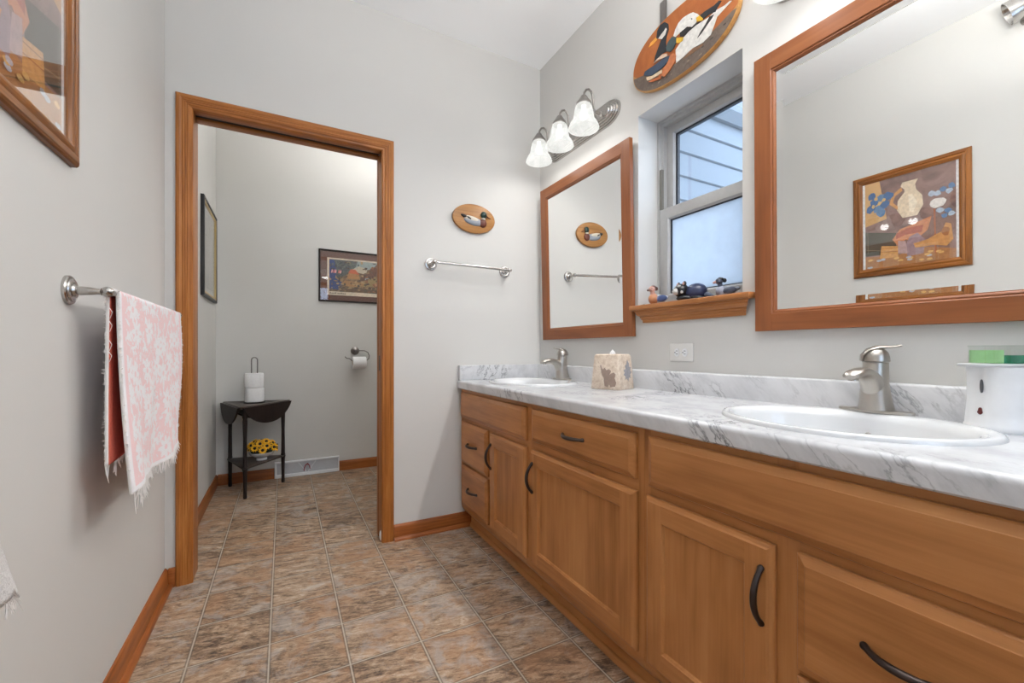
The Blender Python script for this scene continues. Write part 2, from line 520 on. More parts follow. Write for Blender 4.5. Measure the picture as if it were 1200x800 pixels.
b = MB(); b.box(DX0, DX1, YB - .004, YB + .040, DZ, DZ + .012, .002); b.box(DX0, DX1, YB + .078, YB + .124, DZ, DZ + .012, .002); b.build('jamb_head', M['oak_x'], d)
MB().box(DX0, DX1, YB + .040, YB + .078, DZ + .010, DZ + .012).build('door_track', M['slot'], d)
b = MB(); b.box(DX1 + .001, DX1 + .011, YB + .034, YB + .082, .008, DZ + .004, .002); dl = b.build('sliding_door_edge', M['oak_z'], d)
b = MB(); b.box(DX1 - .0005, DX1 + .001, YB + .045, YB + .071, .89, .97, .0004); b.build('latch_plate', M['bronze'], dl)
b = MB(); b.ball((DX1 + .002, YB + .018, .030), .010, .010, .028); b.build('door_guide', M['plastic'], d)

def baseboard(name, pts, h=.080, mat='base_x', shoe=True):
    """profile swept along a wall: pts two (x,y) points, nrm = direction into the room"""
    (x0, y0), (x1, y1), (nx, ny) = pts
    prof = [(0, 0), (.0295, 0), (.0290, .009), (.0235, .016), (.0135, .0185), (.0128, .062), (.010, .072), (.005, h), (0, h)]
    if not shoe: prof = [(0, 0), (.0128, 0), (.0128, .062), (.010, .072), (.005, h), (0, h)]
    A = [(x0 + nx * t, y0 + ny * t, z) for t, z in prof]
    B = [(x1 + nx * t, y1 + ny * t, z) for t, z in prof]
    return struct(name, MB().rings([A, B]), M[mat])
baseboard('baseboard_left', ((XL, YF), (XL, YB), (1, 0)), mat='base_y')
baseboard('baseboard_back', ((.5087, YB), (.9455, YB), (0, -1)))
b = MB(); b.box(XL + .0128, CO, YB - .0128, YB, 0, .08, .002); struct('baseboard_corner', b, M['base_x'])
baseboard('baseboard_closet_left', ((XL, YB + .13), (XL, YC), (1, 0)), mat='base_y', shoe=False)
baseboard('baseboard_closet_back', ((XL + .0128, YC), (-.0635, YC), (0, -1)), shoe=False)
baseboard('baseboard_closet_right', ((.4065, YC), (XW, YC), (0, -1)), shoe=False)

# window over the vanity: vinyl double-hung unit
w = empty('window_1', (XF, (WY0 + WY1) / 2, WZ0), 'white vinyl double-hung window over the vanity', None, None, 'structure')
b = MB(); b.frame('x', WY0, WY1, WZ0, WZ1, [(0, 0), (0, -.0), (.012, 0), (.014, -.012), (.028, -.012), (.030, -.03), (.030, -.10), (0, -.10)], -1, XF)
b.build('window_frame', M['vinyl'], w)
UZ = 1.632
b = MB(); b.frame('x', WY0 + .030, WY1 - .030, UZ - .035, WZ1 - .028, [(0, 0), (0, .03), (.006, .033), (.036, .033), (.041, .024), (.041, 0)], -1, XF + .062)
us = b.build('upper_sash', M['vinyl'], w)
b = MB(); b.frame('x', WY0 + .0712, WY1 - .0712, UZ - .003, WZ1 - .0692, [(0, 0), (0, .018), (.007, .016), (.007, 0)], -1, XF + .060); b.build('gasket', M['gasket'], us)
MB().box(XF + .044, XF + .048, WY0 + .070, WY1 - .070, UZ + .005, WZ1 - .068).build('glass', M['glass'], us)
b = MB(); b.frame('x', WY0 + .016, WY1 - .016, WZ0 + .026, UZ + .013, [(0, 0), (0, .03), (.004, .033), (.046, .033), (.054, .024), (.054, 0)], -1, XF + .030)
ls = b.build('lower_sash', M['vinyl'], w)
b = MB(); b.frame('x', WY0 + .0702, WY1 - .0702, WZ0 + .0802, UZ - .0412, [(0, 0), (0, .020), (.004, .018), (.004, 0)], -1, XF + .028); b.build('gasket', M['gasket'], ls)
def film():
    t = NT('obscure_window_glass')
    nz = t.noise(t.coord(), 30, 3)
    tl = t.n('ShaderNodeBsdfTranslucent', Color=(.80, .85, .885, 1))
    df = t.n('ShaderNodeBsdfDiffuse', Color=(.55, .58, .62, 1))
    gl = t.n('ShaderNodeBsdfGlossy', Roughness=.15)
    m1 = t.n('ShaderNodeMixShader'); t.set(m1, '_0', t.math('MULTIPLY', nz.outputs[0], .3)); t.set(m1, '_1', tl); t.set(m1, '_2', df)
    m2 = t.n('ShaderNodeMixShader'); m2.inputs[0].default_value = .05; t.set(m2, '_1', m1); t.set(m2, '_2', gl)
    t.t.links.new(m2.outputs[0], t.out.inputs['Surface'])
    return t.m
M['film'] = film()
MB().box(XF + .016, XF + .020, WY0 + .069, WY1 - .069, WZ0 + .079, UZ - .040).build('frosted_glass', M['film'], ls)
b = MB(); b.box(XF - .001, XF + .012, WY1 - .0275, WY1 - .0145, UZ + .016, UZ + .20); b.build('balance_track', M['vinyl_shade'], w)
b = MB(); b.box(XF - .013, XF - .0035, WY0 + .034, WY1 - .034, WZ0 + .036, WZ0 + .050, .003); b.build('sash_lift', M['vinyl'], ls)

# window stool and apron
tr = empty('trim_1', (XW, 1.158, 1.175), 'oak window stool with moulded apron', None, None, 'structure')
SY0, SY1 = .8765, 1.4385
b = MB(); b.box(XW - .0475, XW, SY0, SY1, 1.175, 1.1955, .004, 3); b.box(XW - .001, XF - .0005, WY0 + .001, WY1 - .001, 1.1751, 1.1954); b.build('stool', M['sill_y'], tr)
prof = [(.0, 1.175), (.036, 1.175), (.036, 1.167), (.031, 1.165), (.0315, 1.160), (.029, 1.154), (.0235, 1.149), (.019, 1.147), (.0195, 1.142), (.0150, 1.138), (.0155, 1.134), (.0110, 1.131), (.0105, 1.119), (.0, 1.119)]
A = [(XW - t, SY1 - .022 - (.036 - t) * 1.05, z) for t, z in prof]
B_ = [(XW - t, SY0 + .010 + (.036 - t) * .95, z) for t, z in prof]
b = MB(); b.rings([A, B_]); b.build('apron', M['sill_y'], tr, sharp=12)

# outside: lap-sided wall of the wing and the eave soffit over the window
M['siding'] = plain('blue_grey_siding', (.30, .325, .345, 1), .6, var=.02)
M['soffit'] = plain('soffit_boards', (.15, .165, .175, 1), .6, var=.02)
YS, LAP = 1.90, .155
b = MB()
z = -.2
while z < 2.62:
    b.prism([(YS + .05, z), (YS - .014, z), (YS - .003, z + LAP - .012), (YS + .010, z + LAP - .012), (YS + .010, z + LAP), (YS + .05, z + LAP)], 'x', XW + .166, 5.2)
    z += LAP
struct('wall_outside', b, M['siding'])
b = MB()
for k in range(5):
    x = XW + .166 + k * .16
    b.box(x, x + .152, -.2, YS, 2.655, 2.675); 
b.box(XW + .166, XW + .97, -.2, YS, 2.676, 2.69)
b.box(XW + .166, 5.2, YS - .04, YS - .016, 2.56, 2.655)
struct('trim_soffit', b, M['soffit'])

# window in the wall behind the camera
w2 = empty('window_2', ((FX0 + FX1) / 2, YF, FZ0), 'white window in the wall behind the camera', None, None, 'structure')
b = MB(); b.frame('y', FX0, FX1, FZ0, FZ1, [(0, 0), (0, .05), (.04, .05), (.04, 0)], 1, YF - .09); b.box(FX0 + .04, FX1 - .04, YF - .09, YF - .045, 1.56, 1.60)
b.build('window_frame', M['vinyl'], w2)
MB().box(FX0 + .035, FX1 - .035, YF - .072, YF - .068, FZ0 + .035, FZ1 - .035).build('glass', M['glass'], w2)
b = MB(); b.frame('y', FX0 - .06, FX1 + .06, FZ0 - .06, FZ1 + .06, [(0, 0), (0, .016), (.05, .012), (.06, 0)], 1, YF); b.build('window_casing', M['oak_x'], w2)

# ================================================================== VANITY
def handle(mb, kind, x, y, z, L=.114):
    """bow pull on the plane x, centred y,z; kind 'v' upright, 'h' level"""
    N = 14
    pts, rs = [], []
    for i in range(N + 1):
        s = -1 + 2 * i / N
        off = .026 * (1 - abs(s) ** 2.2) + .002
        p = (x - off, y, z + s * L / 2) if kind == 'v' else (x - off, y + s * L / 2, z)
        pts.append(p); rs.append(.0048 + .0020 * (1 - s * s) + (.0022 if abs(s) > .9 else 0))
    mb.tube(pts, rs, 10)
    for s in (-1, 1):
        c = (x, y, z + s * L / 2) if kind == 'v' else (x, y + s * L / 2, z)
        mb.lathe([(.0068, 0), (.0068, .003), (.005, .006)], c, Vector((-1, 0, 0)), 10)
    return mb

XD, XFF = .872, .891          # front of doors, front of face frame
DOORP = [(0, 0), (0, .010), (.003, .014), (.007, .0155), (.012, .019), (.056, .019), (.060, .016), (.064, .0105), (.068, .0095)]
SLABP = [(0, 0), (0, .0085), (.0025, .0120), (.0050, .0128), (.0170, .0178), (.0185, .0190), (.022, .019)]
def unit(y0, y1, stiles, label):
    u = empty('vanity_cabinet', (1.15, (y0 + y1) / 2, 0), label, 'cabinet', 'maple vanity cabinets under the marble counter')
    b = MB()
    prof = [(XFF, .7835), (XFF, .128), (XFF + .004, .108), (XFF + .013, .092), (XFF + .026, .084), (XFF + .032, .084), (XFF + .020, .100), (XFF + .019, .128), (XFF + .019, .7835)]
    b.prism(prof, 'y', y0 + .0004, y1 - .0004)
    # carcass: sides, floor and back, open at the top for the basin
    b.box(XFF + .018, 1.410, y0 + .0005, y0 + .0165, .084, .7834); b.box(XFF + .018, 1.410, y1 - .0165, y1 - .0005, .084, .7834)
    b.box(XFF + .030, 1.410, y0 + .016, y1 - .016, .084, .100); b.box(1.402, 1.410, y0 + .016, y1 - .016, .100, .7834)
    for ya, yb in stiles:
        b.mi = 1; b.box(XFF - .0003, XFF + .004, ya, yb, .13, .7832)
    b.build('cabinet_body', [M['maple_y'], M['maple_z']], u)
    b = MB()
    b.prism([(.9455, .0835), (.9455, .0185), (.936, .016), (.9305, .009), (.930, 0), (.955, 0), (.955, .0835)], 'y', y0 + .0004, y1 - .0004)
    b.build('toe_kick', M['maple_y'], u)
    return u
def door(u, y0, y1, z0, z1, hy, hz=.49):
    b = MB()
    x = XFF - .0004
    def ring(ins, h): return [(x - h, a, c) for a, c in ((y0 + ins, z0 + ins), (y1 - ins, z0 + ins), (y1 - ins, z1 - ins), (y0 + ins, z1 - ins))]
    OUT = [(0, 0), (0, .0085), (.0025, .0125), (.0050, .0135), (.0085, .0150), (.0120, .0190)]
    INN = [(.058, .0190), (.0590, .0165), (.0625, .0140), (.0640, .0105), (.0655, .0100)]
    b.rings([ring(*q) for q in OUT], cap0=True, cap1=False)
    for f in b.bm.faces:
        c = f.calc_center_median()
        f.material_index = 1 if min(abs(c.z - z0), abs(c.z - z1)) < min(abs(c.y - y0), abs(c.y - y1)) else 0
    n0 = len(b.bm.faces)
    t, w = .0120, .058
    xf = x - .019
    def q(ya, yb, za, zb, mi):
        b.mi = mi; b.poly([(xf, ya, za), (xf, ya, zb), (xf, yb, zb), (xf, yb, za)])
    q(y0 + t, y0 + w, z0 + t, z1 - t, 0); q(y1 - w, y1 - t, z0 + t, z1 - t, 0)
    q(y0 + w, y1 - w, z0 + t, z0 + w, 1); q(y0 + w, y1 - w, z1 - w, z1 - t, 1)
    b.mi = 0
    b.rings([ring(*p) for p in INN], cap0=False, cap1=True)
    bmesh.ops.recalc_face_normals(b.bm, faces=b.bm.faces[:])
    for f in b.bm.faces:
        c = f.calc_center_median()
        if f.normal.x > .5 and c.x < x - .005: f.normal_flip()
    dd = b.build('door', [M['maple_z'], M['maple_y']], u, sharp=14)
    handle(MB(), 'v', XD, hy, hz).build('handle', M['bronze'], dd)
def drawer(u, y0, y1, z0, z1, pull=True, name='drawer'):
    b = MB(); b.panel('x', y0, y1, z0, z1, SLABP, -1, XFF - .0004)
    dd = b.build(name, M['maple_y'], u, sharp=14)
    if pull: handle(MB(), 'h', XD, (y0 + y1) / 2, (z0 + z1) / 2 + .003).build('handle', M['bronze'], dd)
u = unit(1.494, 2.2645, ((2.2442, 2.2640), (1.4945, 1.5155), (1.857, 1.889)), 'maple sink cabinet at the far end of the vanity, against the back wall')
drawer(u, 1.519, 2.243, .6245, .7635, False, 'false_front')
drawer(u, 1.893, 2.236, .376, .604)
drawer(u, 1.890, 2.230, .140, .364)
door(u, 1.516, 1.8565, .140, .599, 1.836)
u = unit(.872, 1.494, ((1.474, 1.4935), (.8725, .894)), 'middle maple vanity cabinet with one wide drawer over one wide door')
drawer(u, .8975, 1.4685, .632, .7625)
door(u, .8945, 1.4735, .143, .598, 1.452)
u = unit(.100, .872, ((.850, .8715), (.1005, .1245), (.467, .509)), 'maple sink cabinet nearest the camera, under the soap dispenser')
drawer(u, .125, .8495, .6265, .763, False, 'false_front')
door(u, .5095, .8555, .140, .600, .531)
drawer(u, .126, .4665, .378, .6055)
drawer(u, .126, .4665, .140, .366)

# countertop with sink cut-outs and splashes (one laminate piece)
SINKS = [(1.150, 1.915), (1.150, .515)]
SA, SB = .220, .262
b = MB()
CX0, CX1, CY0, CY1 = .8645, XW, .0765, YB
CT_T = .0455
def slab(b):
    bm = b.bm
    xs = CX0 + .03
    outer = [(xs, CY0), (CX1, CY0), (CX1, CY1), (xs, CY1)]
    for zz, flip in ((ZT, False), (ZT - CT_T, True)):
        es = []
        vs = [bm.verts.new((x, y, zz)) for x, y in outer]
        es += [bm.edges.new((vs[i], vs[(i + 1) % 4])) for i in range(4)]
        for cx, cy in SINKS:
            hv = [bm.verts.new((cx + (SA - .03) * math.cos(a), cy + (SB - .03) * math.sin(a), zz)) for a in [2 * PI * k / 48 for k in range(48)]]
            es += [bm.edges.new((hv[i], hv[(i + 1) % 48])) for i in range(48)]
        r = bmesh.ops.triangle_fill(bm, use_beauty=True, edges=es, normal=(0, 0, 1))
        fs = [g for g in r['geom'] if isinstance(g, bmesh.types.BMFace)]
        if flip: bmesh.ops.reverse_faces(bm, faces=fs)
slab(b)
b.poly([(CX0 + .03, CY0, ZT - CT_T), (CX1, CY0, ZT - CT_T), (CX1, CY0, ZT), (CX0 + .03, CY0, ZT)])
R = .013
ep = [(CX0 + .03, ZT - CT_T), (CX0 + .004, ZT - CT_T), (CX0, ZT - CT_T + .004)] + [(CX0 + R - R * math.cos(a), ZT - R + R * math.sin(a)) for a in [PI / 2 * k / 6 for k in range(7)]] + [(CX0 + .03, ZT)]
b.rings([[(x, CY0, z) for x, z in ep], [(x, CY1, z) for x, z in ep]])
ZS = .9125
b.prism([(XW - .032, ZT), (XW - .032, ZS - .006), (XW - .030, ZS - .002), (XW - .026, ZS), (XW, ZS), (XW, ZT)], 'y', CY0, CY1)
b.box(CX0 + .004, XW - .032, YB - .031, YB, ZT, ZS, .003)
ct = b.build('countertop', M['marble'], origin=(1.14, 1.17, ZT - CT_T))
tag(ct, 'white and grey marble-look countertop with raised splash along the vanity', 'countertop')

def make_sink(cx, cy, label):
    s = empty('sink', (cx, cy, ZT), label, 'sink', 'white oval drop-in sinks')
    prof = [(1.0, 0), (.995, .005), (.975, .0095), (.94, .0105), (.905, .009), (.875, .004), (.85, -.010), (.82, -.035), (.76, -.075), (.66, -.110), (.48, -.132), (.25, -.140), (.09, -.142)]
    N = 64
    rings = []
    for k, z in prof:
        t = (1 - k)
        sx = SA * k * (1 - .10 * min(1, t / .12) if k < .93 else 1)
        off = -.016 * min(1, t / .12)
        rings.append([(cx + off + sx * math.cos(a), cy + SB * k * math.sin(a), ZT + z) for a in [2 * PI * q / N for q in range(N)]])
    outer = [[(x, y, z) for x, y, z in r] for r in rings]
    b = MB(); b.rings(rings, cap0=False, cap1=True)
    # outside of the bowl, below the counter
    b.build('basin', M['china'], s, sharp=60)
    b = MB(); b.lathe([(.001, .004), (.018, .004), (.022, .002), (.022, -.002)], (cx - .016, cy, ZT - .141), 'z', 24); b.build('drain', M['nickel'], s)
    b = MB(); b.lathe([(.008, 0), (.008, .002), (.005, .003)], (cx - .016 + SA * .71, cy, ZT - .045), Vector((-1, 0, .4)), 16); b.build('overflow_ring', M['nickel'], s)
    return s
make_sink(*SINKS[0], 'white oval sink at the far end of the counter, by the corner')
make_sink(*SINKS[1], 'large white oval sink in the near counter beside the soap dispenser')

def make_faucet(x, y, lever, label):
    z0 = ZT + .0095
    f = empty('faucet', (x, y, z0), label, 'faucet', 'single-lever satin nickel faucets')
    b = MB()
    pts = []
    N = 40
    for k in range(N):
        a = 2 * PI * k / N
        c, s = math.cos(a), math.sin(a)
        pts.append((x + .027 * math.copysign(abs(c) ** .6, c) * (1 - .25 * abs(s) ** 3), y + .079 * math.copysign(abs(s) ** .7, s)))
    b.prism(pts, 'z', z0, z0 + .0075, .002)
    b.build('base_plate', M['faucet'], f)
    b = MB()
    rings = []
    for h, rx, ry, ox in [(.007, .0400, .036, .006), (.011, .0400, .036, .006), (.03, .0365, .0325, .003), (.055, .0330, .0300, .000), (.078, .0305, .0280, -.001), (.098, .0290, .0270, .001), (.116, .0278, .0262, .003), (.128, .0274, .0260, .003)]:
        rings.append([(x + ox + rx * math.cos(a), y + ry * math.sin(a), z0 + h) for a in [2 * PI * q / 28 for q in range(28)]])
    b.rings(rings)
    b.build('column', M['faucet'], f)
    # spout: flattened loft leaving the column to the front
    b = MB()
    sp = [(.008, .052, .024, .036), (-.012, .072, .025, .032), (-.036, .092, .0225, .020), (-.060, .103, .0210, .0140), (-.085, .105, .0205, .0115), (-.108, .101, .0205, .0110), (-.122, .096, .0185, .0105), (-.128, .0935, .011, .006)]
    rings = []
    for i, (dx, dz, hw, hh) in enumerate(sp):
        p0 = sp[max(0, i - 1)]; p1 = sp[min(len(sp) - 1, i + 1)]
        t = Vector((p1[0] - p0[0], 0, p1[1] - p0[1])).normalized()
        nrm = Vector((-t.z, 0, t.x))
        rings.append([Vector((x + dx, y, z0 + dz)) + nrm * hh * math.sin(a) + Vector((0, hw * math.cos(a), 0)) for a in [2 * PI * q / 24 for q in range(24)]])
    b.rings(rings)
    so = b.build('spout', M['faucet'], f)
    b = MB(); b.lathe([(.0105, 0), (.0105, .009), (.0085, .010), (.0085, .004)], (x - .110, y, z0 + .094), Vector((-.25, 0, -1)), 20); b.build('aerator', M['nickel'], so)
    # hooded lever handle
    b = MB()
    b.lathe([(.0262, .0012), (.0292, .003), (.0285, .014), (.0250, .026), (.0175, .034), (.008, .038), (.001, .039)], (x + .003, y, z0 + .128), 'z', 26)
    la = Vector((math.cos(lever), math.sin(lever), 0)); sd = Vector((-la.y, la.x, 0))
    lv = [(-.029, .004, .015, .0035), (-.027, .018, .020, .0045), (-.015, .032, .0215, .0055), (.004, .0385, .019, .0055), (.022, .0395, .0145, .0042), (.038, .0405, .0100, .0032), (.050, .0435, .0075, .0028)]
    rings = []
    for i, (dl_, dz, hw, hh) in enumerate(lv):
        p0 = lv[max(0, i - 1)]; p1 = lv[min(len(lv) - 1, i + 1)]
        t2 = Vector((p1[0] - p0[0], p1[1] - p0[1])).normalized()
        up = la * (-t2.y) + Vector((0, 0, t2.x))
        c = Vector((x + .003, y, z0 + .128 + dz)) + la * dl_
        rings.append([c + up * hh * math.sin(a) + sd * hw * math.cos(a) for a in [2 * PI * q / 18 for q in range(18)]])
    b.rings(rings)
    o = b.build('lever_handle', M['faucet'], f)
    return f
make_faucet(1.343, 1.925, math.radians(120), 'satin nickel faucet of the far sink, beside the stone tissue box')
make_faucet(1.343, .522, math.radians(-60), 'satin nickel faucet of the near sink, in front of the near mirror')

# ================================================================== MIRRORS
def make_mirror(yc, lean, glean, label):
    W_, H_ = .757, .902
    y0, y1, z0, z1 = yc - W_ / 2, yc + W_ / 2, 1.0615, 1.0615 + H_
    e = empty('wall_mirror', (XW - .001, yc, z0), label, 'mirror', 'cherry framed mirrors over the sinks')
    FW = .068
    prof = [(0, 0), (0, .0195), (.0015, .021), (.0545, .021), (.0560, .0195), (.0575, .0175), (.0610, .0180), (.0635, .0165), (.0660, .0130), (FW, .0125), (FW, 0)]
    for ay, sg in ((y0, 1), (y1, -1)):
        b = MB()
        b.rings([[(XW - .001 - h, ay + sg * i, z0) for i, h in prof], [(XW - .001 - h, ay + sg * i, z1) for i, h in prof]]); b.build('frame_stile', M['cherry_z'], e, sharp=12)
    for az, sg in ((z0, 1), (z1, -1)):
        b = MB()
        rp = [(0, 0), (0, .0203), (.0012, .0208)] + [q for q in prof if q[0] > .01]
        b.rings([[(XW - .001 - h, y0 + .0555, az + sg * i) for i, h in rp], [(XW - .001 - h, y1 - .0555, az + sg * i) for i, h in rp]]); b.build('frame_rail', M['cherry_y'], e, sharp=12)
    b = MB()
    gx = XW - .011
    a0, a1, c0, c1 = y0 + FW - .001, y1 - FW + .001, z0 + FW - .001, z1 - FW + .001
    BV = .022
    def pt(y, z, dx=0): return (gx - (z - c0) * glean - dx, y, z)
    o4 = [(a0, c0), (a1, c0), (a1, c1), (a0, c1)]
    i4 = [(a0 + BV, c0 + BV), (a1 - BV, c0 + BV), (a1 - BV, c1 - BV), (a0 + BV, c1 - BV)]
    for i in range(4):
        j = (i + 1) % 4
        b.poly([pt(*o4[i], .0011), pt(*o4[j], .0011), pt(*i4[j]), pt(*i4[i])])
    b.poly([pt(*p) for p in i4])
    bmesh.ops.recalc_face_normals(b.bm, faces=b.bm.faces[:])
    # normals towards the room, then a back so the pane has thickness
    for f in b.bm.faces:
        if f.normal.x > 0: f.normal_flip()
    b.box(gx + .003, gx + .008, a0, a1, c0, c1)
    b.build('mirror_glass', M['mirror'], e, sharp=.5)
    e.rotation_euler = (0, -lean, 0)
    return e
make_mirror(1.8205, .0215, 0.0, 'cherry framed wall mirror over the far sink, near the corner')
make_mirror(.4935, .0080, 0.0, 'cherry framed wall mirror over the near sink, reflecting a framed picture')

# ================================================================== VANITY LIGHTS
M['plate'] = metal('stepped_nickel_plate', (.50, .48, .46, 1), .26)
def stad(yc, zc, L, H, n=16, pw=.75):
    pts = []
    for k in range(4 * n):
        a = 2 * PI * k / (4 * n)
        c, s = math.cos(a), math.sin(a)
        pts.append((yc + (L - H * 1.6) * (1 if c > 0 else -1) * (1 if abs(c) > 1e-6 else 0) + H * 1.6 * c, zc + H * math.copysign(abs(s) ** .85, s)))
    return pts
def vanity_light(yc, label):
    zc = 2.165
    L = empty('vanity_light', (XW, yc, zc), label, 'wall lamp', 'three-shade vanity lights')
    b = MB()
    steps = [(.306, .060, 0, .011), (.296, .053, .010, .018), (.285, .045, .017, .025), (.273, .036, .024, .031), (.258, .026, .030, .036)]
    rings = []
    for l, h_, x0, x1 in steps:
        rings.append([(XW - x0, y, z) for y, z in stad(yc, zc, l, h_)])
        rings.append([(XW - x1, y, z) for y, z in stad(yc, zc, l - .003, h_ - .002)])
    b.rings(rings); b.build('back_plate', M['plate'], L, sharp=30)
    SXp = 1.275
    for k in (-1, 0, 1):
        y = yc + k * .2035
        b = MB()
        P_ = [(1.384, 2.166), (1.368, 2.158), (1.346, 2.162), (1.336, 2.178), (1.333, 2.212), (1.330, 2.240), (1.321, 2.258), (1.305, 2.265), (1.289, 2.258), (1.279, 2.242), (1.2755, 2.222)]
        b.tube([(x, y, z) for x, z in P_], .0054, 10)
        b.lathe([(.014, 0), (.014, .006), (.009, .010)], (1.386, y, 2.166), Vector((-1, 0, 0)), 16)
        a = b.build('arm', M['lamp_nickel'], L)
        b = MB(); b.lathe([(.009, 2.226), (.014, 2.224), (.018, 2.217), (.027, 2.203), (.0365, 2.190), (.0378, 2.181), (.034, 2.179)], (SXp, y, 0), 'z', 24); b.build('shade_holder', M['lamp_nickel'], a)
        b = MB()
        pr = [(.0310, 2.187), (.0345, 2.181), (.0405, 2.168), (.0450, 2.150), (.0480, 2.130), (.0505, 2.115), (.0550, 2.105), (.0620, 2.096), (.0690, 2.083), (.0735, 2.070), (.0745, 2.067), (.0735, 2.0655), (.0715, 2.068)]
        b.lathe(pr, (SXp, y, 0), 'z', 36, cap0=False, cap1=False)
        b.build('lamp_shade', M['shade'], L)
        b = MB(); b.ball((SXp, y, 2.132), .020, .020, .024, 14, 10); b.lathe([(.012, 2.15), (.012, 2.182)], (SXp, y, 0), 'z', 14); b.build('bulb', M['bulb'], L)
        ld = bpy.data.lights.new('bulb_light', 'POINT')
        ld.energy = VANITY_BULB_W; ld.color = WARM; ld.shadow_soft_size = .03
        ld.use_nodes = True
        lt = ld.node_tree
        fo = lt.nodes.new('ShaderNodeLightFalloff'); fo.inputs['Strength'].default_value = 1.0
        lt.links.new(fo.outputs['Linear'], lt.nodes['Emission'].inputs['Strength'])
        lo = bpy.data.objects.new('bulb_light', ld); COL.objects.link(lo)
        lo.parent = L; lo.location = Vector((SXp, y, 2.092)) - Vector(L.location)
    return L
vanity_light(1.846, 'lit three-shade nickel vanity light over the far mirror, by the corner')
vanity_light(.520, 'three-shade nickel vanity light over the near mirror, mostly above the picture edge')

DROP = .34
def fill_lamp(x, y, watts, label):
    """unseen bowl lamp added for fill light: glows up to the ceiling over its rim and down through the bowl"""
    L = empty('fill_lamp', (x, y, ZC), label, 'ceiling lamp', 'added bowl fill lamps')
    b = MB(); b.lathe([(.001, 0), (.070, 0), (.070, -.012), (.045, -.026), (.012, -.030)], (x, y, ZC), 'z', 32); b.lathe([(.008, -.02), (.008, -.235 - DROP)], (x, y, ZC), 'z', 14); b.lathe([(.012, -.235), (.014, -.240), (.006, -.255)], (x, y, ZC - DROP), 'z', 14); b.build('lamp_stem', M['nickel'], L)
    b = MB(); b.lathe([(.185, -.150), (.180, -.168), (.150, -.200), (.100, -.222), (.012, -.235), (.012, -.231), (.098, -.218), (.147, -.196), (.176, -.166), (.181, -.150)], (x, y, ZC - DROP), 'z', 40, cap0=False, cap1=False); b.build('lamp_bowl', M['bowl'], L)
    for nm, z, e_, up in (('uplight', -.150 - DROP, watts * .96, True), ('downlight', -.262 - DROP, watts * .04, False)):
        ld = bpy.data.lights.new(nm, 'AREA'); ld.shape = 'DISK'; ld.size = .34 if up else .30; ld.energy = e_; ld.color = WARM
        lo = bpy.data.objects.new(nm, ld); COL.objects.link(lo); lo.parent = L; lo.location = (0, 0, z)
        if up: lo.rotation_euler = (PI, 0, 0)
fill_lamp(.68, .20, FILL_LAMP_W, 'frosted bowl lamp added out of view as fill light over the bathroom floor')
fill_lamp(.80, 2.78, CLOSET_FILL_W, 'unseen frosted bowl lamp added as fill light in the toilet closet')

# ================================================================== PICTURES AND PLAQUES
_art = {}
def ink(r, g, b):
    k = (r, g, b)
    if k not in _art: _art[k] = plain('ink_%d_%d_%d' % k, srgb(r, g, b), .6, var=.14, vscale=70)
    return _art[k]

def place(plane, base, out):
    """maps picture coords (a across as seen by a viewer in the room, b up, h out of the wall)"""
    if plane == 'x': return lambda a, b, h: (base + out * h, a, b)
    return lambda a, b, h: (a, base + out * h, b)

def framed(name, plane, base, out, a0, a1, b0, b1, prof, mats, label, cat, group, art, glass_h, flipa=False):
    loc = place(plane, base, out)((a0 + a1) / 2, b0, 0)
    e = empty(name, loc, label, cat, group)
    F = place(plane, base, out)
    W_ = prof[-1][0]
    for (s0, sg) in ((a0, 1), (a1, -1)):
        b = MB(); b.rings([[F(s0 + sg * i, b0 + i, h) for i, h in prof], [F(s0 + sg * i, b1 - i, h) for i, h in prof]]); b.build('frame_stile', mats[1], e, sharp=10)
    for (s0, sg) in ((b0, 1), (b1, -1)):
        b = MB(); b.rings([[F(a0 + i, s0 + sg * i, h) for i, h in prof], [F(a1 - i, s0 + sg * i, h) for i, h in prof]]); b.build('frame_rail', mats[0], e, sharp=10)
    # artwork: layers of flat ink on a board
    ia0, ia1, ib0, ib1 = a0 + W_ - .003, a1 - W_ + .003, b0 + W_ - .003, b1 - W_ + .003
    mlist = []
    b = MB()
    h = glass_h - .006
    for k, (m, pts) in enumerate(art):
        if m not in mlist: mlist.append(m)
        b.mi = mlist.index(m)
        if k == 0:
            c0, c1 = F(ia0, ib0, .001), F(ia1, ib1, h)
            b.box(min(c0[0], c1[0]), max(c0[0], c1[0]), min(c0[1], c1[1]), max(c0[1], c1[1]), ib0, ib1)
            continue
        hh = h + min(.00012, .0035 / max(1, len(art))) * k + .0001
        P3 = [F(ia0 + (ia1 - ia0) * (1 - x if flipa else x), ib0 + (ib1 - ib0) * y, hh) for x, y in pts]
        n = len(P3)
        nv = sum(((Vector(P3[i]).cross(Vector(P3[(i + 1) % n]))) for i in range(n)), Vector())
        face = Vector(F(0, 0, 1)) - Vector(F(0, 0, 0))
        b.poly(P3 if nv.dot(face) > 0 else P3[::-1])
    b.build('print', mlist, e)
    c0, c1 = F(ia0, ib0, glass_h - .002), F(ia1, ib1, glass_h)
    b = MB(); b.box(min(c0[0], c1[0]), max(c0[0], c1[0]), min(c0[1], c1[1]), max(c0[1], c1[1]), ib0, ib1)
    b.build('glass', M['pic_glass'], e)
    return e

def blob(cx, cy, rx, ry, n=14, jag=0.0, seed=1, ph=0.0):
    rg = random.Random(seed)
    return [(cx + rx * (1 + jag * (rg.random() - .5)) * math.cos(2 * PI * k / n + ph), cy + ry * (1 + jag * (rg.random() - .5)) * math.sin(2 * PI * k / n + ph)) for k in range(n)]
def rect(x0, y0, x1, y1): return [(x0, y0), (x1, y0), (x1, y1), (x0, y1)]

